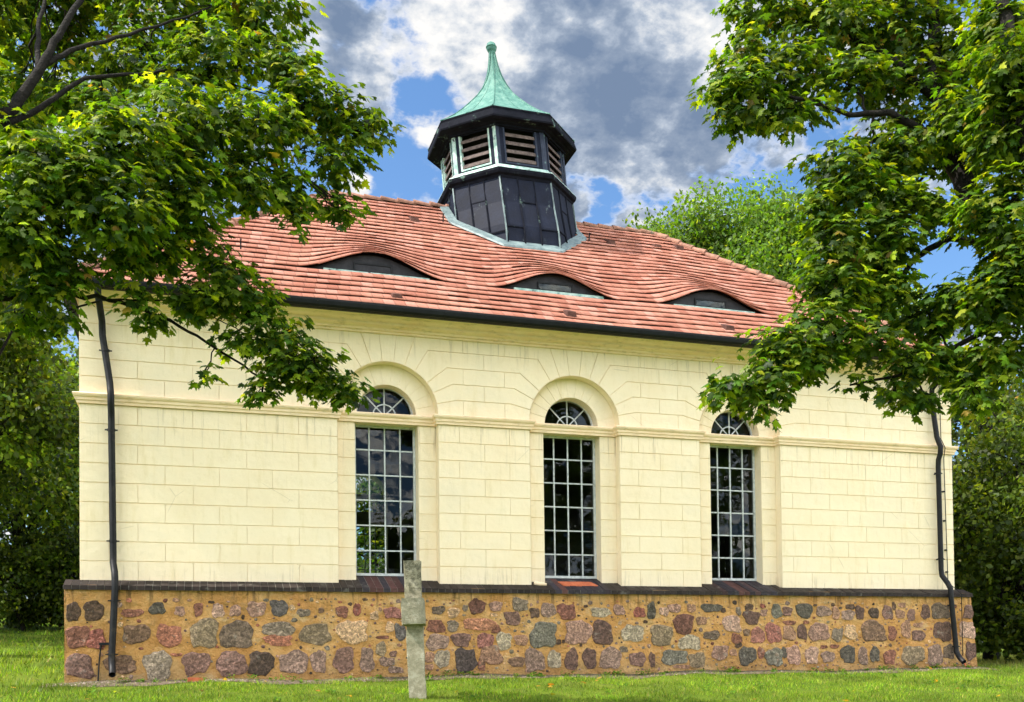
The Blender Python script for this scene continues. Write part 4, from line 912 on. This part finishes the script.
limbsA = [
 ([gA-np.array([0, 0, .3]), P(-135, 400, 9.1), P(-110, 200, 9.3), P(-95, 60, 9.5), P(-80, -120, 9.8)], 0.260, 0.070),
 ([P(-125, 300, 9.2), P(-60, 190, 9.4), P(-10, 132, 9.6), P(25, 92, 9.8), P(42, 66, 9.9), P(62, 30, 10.1), P(92, -20, 10.4)], 0.087, 0.025),
 ([P(38, 72, 9.9), P(38, 30, 10.2), P(48, -15, 10.5)], 0.034, 0.014),
 ([P(42, 66, 9.9), P(78, 48, 10.3), P(140, 30, 10.9), P(215, 5, 11.4)], 0.031, 0.010),
 ([P(-10, 132, 9.6), P(40, 108, 9.9), P(85, 78, 10.2), P(180, 70, 10.8), P(270, 95, 11.2)], 0.037, 0.008),
 ([P(-60, 190, 9.4), P(20, 160, 9.7), P(120, 175, 10.1), P(210, 165, 10.6), P(300, 150, 11.0)], 0.043, 0.008),
 ([P(-120, 330, 9.2), P(-40, 300, 9.4), P(60, 292, 9.7), P(120, 302, 10.1), P(170, 320, 10.4), P(215, 348, 10.7), P(262, 378, 10.9), P(330, 392, 11.1)], 0.034, 0.007),
 ([P(110, 300, 10.0), P(165, 300, 10.3), P(215, 318, 10.6), P(270, 345, 10.8)], 0.011, 0.004),
 ([P(-110, 210, 9.3), P(0, 220, 9.5), P(100, 225, 9.9), P(190, 250, 10.4)], 0.037, 0.008)]
bA = [(60, 0, 80, 38, 12.2), (175, 12, 75, 40, 11.8), (262, 8, 50, 34, 11.3), (135, 62, 60, 32, 11.5), (215, 62, 62, 34, 11), (282, 60, 34, 26, 11), (300, 100, 42, 30, 10.9), (345, 118, 38, 26, 11.1), (372, 128, 18, 16, 11.1), (250, 128, 52, 36, 10.5), (180, 120, 56, 42, 10.1),
      (330, 160, 36, 26, 11), (290, 190, 34, 24, 10.8), (238, 178, 42, 34, 10.4), (120, 145, 55, 42, 9.6), (40, 165, 52, 40, 9.2), (175, 190, 50, 38, 10.0), (105, 205, 60, 42, 9.4), (20, 225, 52, 42, 9.3), (190, 240, 34, 28, 10.4), (140, 250, 48, 32, 10.0), (60, 262, 42, 26, 9.6), (30, 318, 34, 16, 10.6), (66, 312, 12, 14, 10.6), (45, 292, 32, 16, 9.5),
      (225, 275, 26, 28, 10.4), (205, 300, 26, 20, 10.5), (255, 305, 28, 24, 10.6), (248, 338, 26, 14, 10.7), (285, 360, 34, 20, 10.8), (318, 378, 30, 16, 11.0), (195, 292, 26, 16, 10.3), (284, 335, 28, 24, 10.8), (305, 365, 32, 22, 10.9), (345, 390, 24, 15, 11.1), (272, 385, 16, 14, 10.9), (262, 392, 10, 13, 10.9), (205, 374, 7, 10, 10.7), (140, 300, 20, 14, 10.1), (152, 318, 14, 12, 10.2),
      (332, 205, 16, 14, 10.9), (350, 212, 8, 8, 10.9), (295, 215, 14, 18, 10.7), (15, 25, 40, 34, 12.6), (20, 85, 36, 36, 12.3), (60, 95, 34, 26, 11.4), (70, 40, 30, 30, 12.4), (12, 130, 36, 22, 11.0), (100, 100, 34, 24, 10.8), (-160, 40, 80, 60, 10.2), (-190, 160, 70, 50, 9.9), (-140, 250, 50, 36, 8.6), (-60, 100, 60, 80, 9.5), (-60, 250, 55, 70, 9.3), (120, -60, 130, 45, 12), (-40, -40, 90, 60, 11)]
nA = near_maple(11, gA, limbsA, bA, 'broad maple at the left edge, its branches hanging over the tiled roof and cream wall', .112, .098)
gB = P(1110, 640, 10.0); gB[2] = gz(gB[0], gB[1])
limbsB = [
 ([gB-np.array([0, 0, .3]), P(1085, 430, 10.1), P(1040, 300, 10.3), P(985, 220, 10.5), P(955, 165, 10.7), P(935, 90, 10.9), P(930, -30, 11.2)], .24, .05),
 ([P(985, 220, 10.5), P(940, 202, 10.6), P(895, 205, 10.6), P(860, 235, 10.4), P(838, 260, 10.2)], .045, .012),
 ([P(900, 203, 10.6), P(925, 175, 10.8), P(950, 160, 10.9)], .012, .02),
 ([P(1000, 245, 10.4), P(950, 238, 10.6), P(915, 258, 10.6), P(880, 300, 10.4), P(830, 340, 10.1), P(780, 372, 9.9), P(735, 392, 9.8)], .045, .010),
 ([P(948, 140, 10.7), P(890, 112, 10.6), P(850, 115, 10.6), P(780, 92, 10.6), P(725, 88, 10.6)], .05, .008),
 ([P(937, 100, 10.9), P(880, 50, 11.0), P(820, 25, 11.1), P(765, 10, 11.1)], .05, .012),
 ([P(1045, 310, 10.2), P(1000, 320, 10.1), P(950, 350, 10.2), P(900, 375, 10.2), P(850, 385, 10.1)], .045, .010),
 ([P(1075, 400, 10.1), P(1035, 180, 9.7), P(1010, 60, 9.8), P(1000, -40, 10)], .14, .05)]
bB = [(770, 12, 48, 28, 11.1), (830, 25, 55, 34, 11), (745, 50, 26, 24, 10.8), (722, 90, 22, 18, 10.6), (748, 92, 36, 32, 10.6), (790, 70, 42, 32, 10.8), (795, 112, 34, 20, 10.6), (728, 112, 20, 20, 10.6), (850, 80, 44, 26, 10.8), (895, 30, 50, 42, 11.2), (905, 90, 46, 32, 11), (960, 60, 48, 52, 11.2), (1010, 30, 40, 50, 10.2), (1015, 110, 34, 48, 10),
      (930, 135, 40, 26, 10.8), (975, 155, 34, 30, 10.8), (872, 150, 30, 24, 10.6), (840, 170, 44, 26, 10.4), (815, 205, 22, 22, 10.3), (865, 195, 44, 26, 10.3), (835, 238, 36, 28, 10.2), (882, 245, 30, 30, 10.3), (830, 285, 42, 28, 10.1), (880, 292, 38, 26, 10.3), (1010, 205, 26, 40, 9.8), (1015, 280, 28, 44, 9.8), (965, 305, 34, 22, 10.3), (930, 320, 36, 26, 10.4),
      (815, 325, 42, 24, 10.0), (862, 340, 42, 24, 10.1), (782, 352, 32, 24, 9.9), (770, 385, 24, 24, 9.8), (738, 388, 26, 16, 9.8), (722, 385, 12, 18, 9.8), (762, 408, 12, 12, 9.8), (812, 362, 34, 18, 10), (905, 368, 34, 20, 10.2), (950, 362, 34, 26, 10.2), (895, 392, 16, 14, 10.2), (925, 398, 22, 12, 10.2), (1000, 350, 30, 28, 9.9), (975, 395, 22, 20, 10), (858, 385, 7, 10, 10.1),
      (985, 215, 32, 24, 9.9), (930, 208, 32, 15, 10.2), (958, 292, 30, 16, 10.1), (1008, 250, 26, 30, 9.8), (900, 235, 24, 20, 10.2), (905, 150, 34, 26, 10.5), (1000, 130, 34, 34, 9.8), (960, 115, 34, 30, 10.3), (1005, 60, 34, 40, 9.7), (905, 200, 26, 20, 10.3), (990, 300, 30, 26, 9.8), (1160, 60, 70, 60, 10.6), (1150, 190, 60, 50, 10.8), (1100, 240, 40, 40, 9.2), (1120, -40, 80, 50, 10.6), (1070, 120, 50, 90, 9.7), (1070, 300, 45, 70, 9.7), (900, -50, 150, 45, 11.3)]
nB = near_maple(23, gB, limbsB, bB, 'leafy maple at the right edge, its boughs hanging before the right end of the church', .112, .098)

def far_tree(seed, px, dp, top_px, r_, label, name='broadleaf_tree', low=.30, n=9000, ls=.17, cols=None, wts=None, xy=None, hgt=None, squash=1.0, nc=34, cm=1.0, group='trees behind the church'):
    r = np.random.default_rng(seed)
    b_ = P(px, 640, dp) if xy is None else np.array([xy[0], xy[1], 0.])
    gr_ = gz(b_[0], b_[1]); H_ = (P(px, top_px, dp)[2]-gr_) if hgt is None else hgt
    root = empty(name, (b_[0], b_[1], gr_), label, 'tree' if 'tree' in name else 'shrub', group)
    tr = MB(); top_ = np.array([b_[0]+r.normal(0, .3), b_[1]+r.normal(0, .3), gr_+H_*.85]); tp = wig((b_[0], b_[1], gr_-.2), top_, 7, .02, r)
    tr.tube(tp, list(np.linspace(.035*H_*.7, .03, 8)), 8)
    cs = []
    zc_ = gr_+H_*(low+1)/2; hz = H_*(1-low)/2
    while len(cs) < nc:
        u = r.uniform(-1, 1, 3)
        if 1.0 > (u**2).sum() > .12: cs.append(np.array([b_[0]+u[0]*r_*.82, b_[1]+u[1]*r_*.82, zc_+u[2]*hz*.86]))
    PO_, NO = [], []
    for c_ in cs:
        k = r.integers(2, 7); tr.tube(wig(tp[k], c_, 4, .05, r), list(np.linspace(.02+.006*H_*.5, .012, 5)), 5, False)
        m = n//nc; cr_ = r_*r.uniform(.25, .42)*cm; u = unit(r.normal(0, 1, (m, 3)))*(r.random((m, 1))**.45); PO_.append(c_+u*cr_*np.array([1.1, 1.1, .75*squash])); NO.append(u+np.array([0, 0, .7])+r.normal(0, .5, (m, 3)))
    PO_ = np.concatenate(PO_); NO = np.concatenate(NO); m = len(PO_)
    tint = np.repeat(np.maximum(.5, r.normal(1, .28, nc)), n//nc)[:, None]
    col = palette(r, m, cols or [(.045, .105, .012), (.085, .16, .018), (.03, .07, .012), (.15, .20, .03)], wts or [4, 3, 3, 1])*tint
    dv = r.normal(0, 1, (m, 3)); dv[:, 2] -= .6
    leaves('crown', PO_, dv, NO, ls*r.uniform(.7, 1.3, m), col.clip(.004, .6), M_LEAFB, root, KITE3, KQ)
    tr.build('trunk', M_BARK, root, smooth=True)
YEL = [(.11, .19, .02), (.18, .24, .03), (.06, .12, .015)]; YW = [3, 3, 2]
DRK = [(.024, .048, .006), (.046, .082, .009), (.09, .13, .012)]; DW = [4, 4, 2]
far_tree(31, 15, 30, 285, 3.4, 'tall green tree on the lawn behind the left corner of the church', n=20000, ls=.17, low=.10, cols=YEL+DRK, wts=[3, 1.5, 3, 2, 2, 2])
far_tree(32, -70, 25, 240, 3.4, 'dark tree at the far left edge behind the maple', n=12000, ls=.16, cols=DRK, wts=DW, low=.15)
far_tree(35, -35, 23, 262, 2.5, 'leafy tree between the maple and the left wall corner', n=16000, ls=.15, low=.38, cols=YEL+DRK, wts=[2, 1, 3, 2, 3, 2])
far_tree(33, 100, 42, 330, 4.4, 'more distant tree showing between the left tree and the church wall', n=12000, ls=.2, low=.15)
far_tree(34, -50, 19.5, -60, 2.7, 'fine-leaved yellow-green tree rising behind the upper left maple boughs', n=26000, ls=.12, cols=YEL, wts=YW, low=.40)
for i, (px, dp, tp_, rr_, lab) in enumerate([(-12, 29, 510, 2.2, 'dark shrub at the left edge where the lawn ends'), (24, 28.5, 530, 1.5, 'low dark shrub in the middle of the group left of the church'), (62, 29, 520, 1.7, 'dark shrub nearest the left corner of the plinth'), (105, 31, 500, 2.4, 'dark bush mostly hidden behind the left wall corner')]):
    far_tree(40+i, px, dp, tp_, rr_, lab, name='dark_shrub', n=7000, ls=.13, cols=DRK, wts=DW, low=.0, group='shrubs at the end of the left lawn')
far_tree(50, 0, 0, 0, 2.6, 'green tree in the yard behind the church, glimpsed through the left window', n=8000, ls=.2, low=.05, xy=(7.2, 15.0), hgt=6.0)
far_tree(71, 708, 33, 186, 3.2, 'bright leafy tree rising behind the right hip of the roof', n=40000, ls=.145, low=.45, nc=60, cm=1.15, cols=YEL+[(.05, .11, .012)], wts=[1, .2, 3, 5])
far_tree(73, 678, 35, 200, 2.6, 'lowest of the crowns behind the roof hip, nearest the turret', n=22000, ls=.14, low=.5, nc=50, cm=1.15, cols=YEL+[(.05, .11, .012)], wts=[1.4, .3, 3, 4])
far_tree(72, 768, 34.5, 180, 3.6, 'broad leafy crown just right of the bright tree behind the roof hip', n=40000, ls=.15, low=.42, nc=60, cm=1.15, cols=YEL+[(.05, .11, .012)], wts=[.7, .15, 3, 6])
far_tree(52, 805, 36, 185, 4.0, 'taller tree behind the roof end, half covered by the right maple', cols=YEL+[(.05, .11, .012)], wts=[2, .6, 3, 3], n=32000, ls=.155, low=.4)
far_tree(53, 880, 38, 262, 3.4, 'yellow-green tree glimpsed under the right maple against blue sky', n=9000, ls=.2, low=.3, cols=YEL, wts=YW)
far_tree(54, 990, 26.5, 330, 3.0, 'dark tree foliage right beside the downspout corner', n=17000, ls=.14, low=.0, cols=DRK, wts=DW)
far_tree(55, 1065, 24, 300, 3.0, 'dark tree at the right edge with foliage down to the grass', n=12000, ls=.14, low=.0, cols=DRK, wts=DW)
far_tree(56, 1015, 34, 290, 4.0, 'taller tree standing behind the two dark trees at the right', n=14000, ls=.18, low=.05, cols=DRK+[(.16, .10, .02)], wts=DW+[.6])
far_tree(57, 960, 29, 500, 2.2, 'dark bush at the foot of the right end wall', name='dark_shrub', n=9000, ls=.14, low=.0, cols=DRK, wts=DW, group='bushes right of the church')
far_tree(58, 1030, 23.5, 520, 2.0, 'green bush on the lawn at the lower right edge', name='dark_shrub', n=9000, ls=.14, low=.0, cols=DRK, wts=DW, group='bushes right of the church')
# trees across the road, mirrored in the window glass
for i, (x, y, h_) in enumerate([(24, -38, 19), (31, -36, 18), (38, -31, 18), (17, -44, 13), (10, -46, 13), (1, -42, 10)]):
    far_tree(60+i, 0, 0, 0, 4.6, 'tree opposite the church, reflected in its window panes', n=5000, ls=.42, low=.12, xy=(x, y), hgt=h_, group='trees opposite the church')

# ------------------------------------------------------------------ grass, soil, weeds
gr = np.random.default_rng(8)
def blades(name, areas):
    PB, CB = [], []
    for (x0_, x1_, y0_, y1_, n, h_) in areas:
        x = gr.uniform(x0_, x1_, n); y = gr.uniform(y0_, y1_, n)
        den = np.sin(x*2.1+np.sin(y*3.2)*1.3)*np.sin(y*2.7+x*.8)+.6*np.sin(x*6.3+y*4.7)+.5*np.sin(x*13.1+2*np.sin(y*9))*np.sin(y*11.3-x*3)
        keep = gr.random(n) < .66+.30*den; x, y = x[keep], y[keep]; den = den[keep]
        inside = (x > -.28) & (x < Lw+.34) & (y > -.32) & (y < Dp+.3); x, y, den = x[~inside], y[~inside], den[~inside]
        z = np.array([gz(a, b_) for a, b_ in zip(x, y)])-.01; m = len(x)
        near = ((x > -.5) & (x < Lw+.5) & (y < -.2) & (y > -.62))
        hh = h_*gr.uniform(.5, 1.4, m)*(1+.25*den); hh[near] *= gr.choice([.25, .5, 1.0], near.sum())
        an = gr.uniform(0, 6.283, m); wd = .0065*gr.uniform(.7, 1.6, m)*(h_/.07)
        tx, ty = gr.normal(0, .4, m)*hh, gr.normal(0, .4, m)*hh
        A = np.stack([x-np.cos(an)*wd, y-np.sin(an)*wd, z], 1); B = np.stack([x+np.cos(an)*wd, y+np.sin(an)*wd, z], 1); T = np.stack([x+tx, y+ty, z+hh], 1)
        PB.append(np.stack([A, B, T], 1).reshape(-1, 3))
        c_ = palette(gr, m, [(.12, .20, .016), (.16, .245, .020), (.23, .27, .04), (.28, .23, .10), (.055, .115, .012)], [4, 4, 1.6, .9, 3], .28)*(1+.20*np.sin(x*1.1+y*1.7)+.14*np.sin(x*4.3-y*6.1)+.16*den)[:, None]
        dry = np.clip((x-17.2)/1.5, 0, 1)[:, None]*.6; pt = np.clip((np.sin(x*.83+1.3*np.sin(y*1.9))*np.sin(y*1.7+.6*x)+.5*np.sin(x*3.7-y*2.9)-.25)*1.4, 0, 1)[:, None]; c_ = c_*(1-.55*pt)+np.array([.05, .075, .012])*.55*pt; c_ = c_*[1.12, 1.14, .8]; c_ = c_*(1-dry)+np.array([.27, .24, .08])*dry
        CB.append(np.repeat(c_, 3, 0))
    V = np.concatenate(PB); F = np.arange(len(V)).reshape(-1, 3)
    return fastmesh(name, V, F, M_GRASSB, col=np.concatenate(CB).clip(.005, .6))
nf = 70; fx = gr.uniform(-4, 20, nf); fy = gr.uniform(-6, -.4, nf)
fp = np.stack([fx, fy, np.array([gz(a, b_) for a, b_ in zip(fx, fy)])+.05], 1)
tag(leaves('fallen_leaves', fp, gr.normal(0, 1, (nf, 3))*[1, 1, .25], np.array([0, 0, 1.])+gr.normal(0, .35, (nf, 3)), gr.uniform(.05, .10, nf), palette(gr, nf, [(.30, .20, .04), (.22, .11, .03), (.16, .19, .03)], [2, 1, 2]), M_LEAFB, None), 'yellow and brown fallen maple leaves scattered over the lawn', 'fallen leaves', kind='stuff')
tag(blades('grass', [(-5, 21, -6.5, -.25, 230000, .052), (-16, -.2, -4, 22, 90000, .09), (16.9, 27, -5, 12, 50000, .08), (-6, 16, -10, -6.5, 30000, .08)]), 'short green lawn grass growing up to the plinth', 'grass', kind='stuff')
so_ = MB(); n = 140
for i in range(n):
    x0_, x1_ = -.5+(Lw+1)*i/n, -.5+(Lw+1)*(i+1)/n
    w0, w1 = [.50+.10*math.sin(x*2.3)+.06*math.sin(x*7.1) for x in (x0_, x1_)]
    so_.add([(x0_, -.2-w0, gz(x0_, -.2-w0)+.006), (x1_, -.2-w1, gz(x1_, -.2-w1)+.006), (x1_, -.18, gz(x1_, -.2)+.02), (x0_, -.18, gz(x0_, -.2)+.02)], [(0, 1, 2, 3)])
tag(so_.build('soil_strip', M_SOIL), kind='structure')
n = 2600; x = gr.uniform(-.35, Lw+.35, n); y = -.27-np.abs(gr.normal(0, .13, n)); s_ = gr.uniform(.008, .032, n)
OCT = np.array([(1, 0, 0), (.5, .85, .1), (-.5, .8, 0), (-1, 0, .1), (-.5, -.8, 0), (.6, -.8, 0), (0, 0, .55)]); OT = np.array([(6, i, (i+1) % 6) for i in range(6)])
pos = np.stack([x, y, np.array([gz(a, b_) for a, b_ in zip(x, y)])+.004], 1); an = gr.uniform(0, 6.28, n)
dv = np.stack([np.cos(an), np.sin(an), gr.normal(0, .15, n)], 1)
M_PEB = simple('pebble', (.10, .085, .07), (.34, .28, .22), 12, .9, .4, .01, 40)
tag(leaves('gravel', pos, dv, np.tile([0, 0, 1.], (n, 1))+gr.normal(0, .15, (n, 3)), s_, np.ones((n, 3)), M_PEB, None, OCT, OT), 'scattered gravel and mortar crumbs along the foot of the plinth', 'gravel', kind='stuff')
wd_ = []; wn_ = []; wdir = []; ws = []
for i in range(110):
    cx_ = gr.uniform(.2, Lw); cy__ = -.34-abs(gr.normal(0, .06)) if i < 70 else gr.uniform(-4.5, -.6); k = int(gr.integers(10, 34)); sp = gr.uniform(.03, .10)
    for j in range(k):
        an = gr.random()*6.283; wd_.append((cx_+math.cos(an)*sp*gr.random(), cy__+math.sin(an)*sp*.5*gr.random(), gz(cx_, cy__)+gr.random()*sp*1.1)); wdir.append((math.cos(an), math.sin(an)-.4, .5)); wn_.append((math.cos(an)*-.3, -.5, 1)); ws.append(gr.uniform(.03, .06))
n = len(wd_)
tag(leaves('weeds', np.array(wd_), np.array(wdir), np.array(wn_), np.array(ws), palette(gr, n, [(.05, .13, .012), (.09, .19, .02)], [1, 1]), M_LEAFB, None, KITE3, KQ), 'small broad-leaved weeds at the foot of the plinth', 'weeds', kind='stuff')
# a bit of broken brick in the grass by the plinth
bk_ = MB(); z = gz(1.75, -.5); bk_.hexa([(1.6, -.55, z+.0), (1.86, -.50, z), (1.85, -.43, z), (1.6, -.46, z)], [(1.61, -.54, z+.07), (1.83, -.50, z+.06), (1.83, -.44, z+.06), (1.62, -.47, z+.07)])
tag(bk_.build('broken_brick', M_RUST), 'broken orange brick lying in the grass before the left part of the plinth', 'brick')
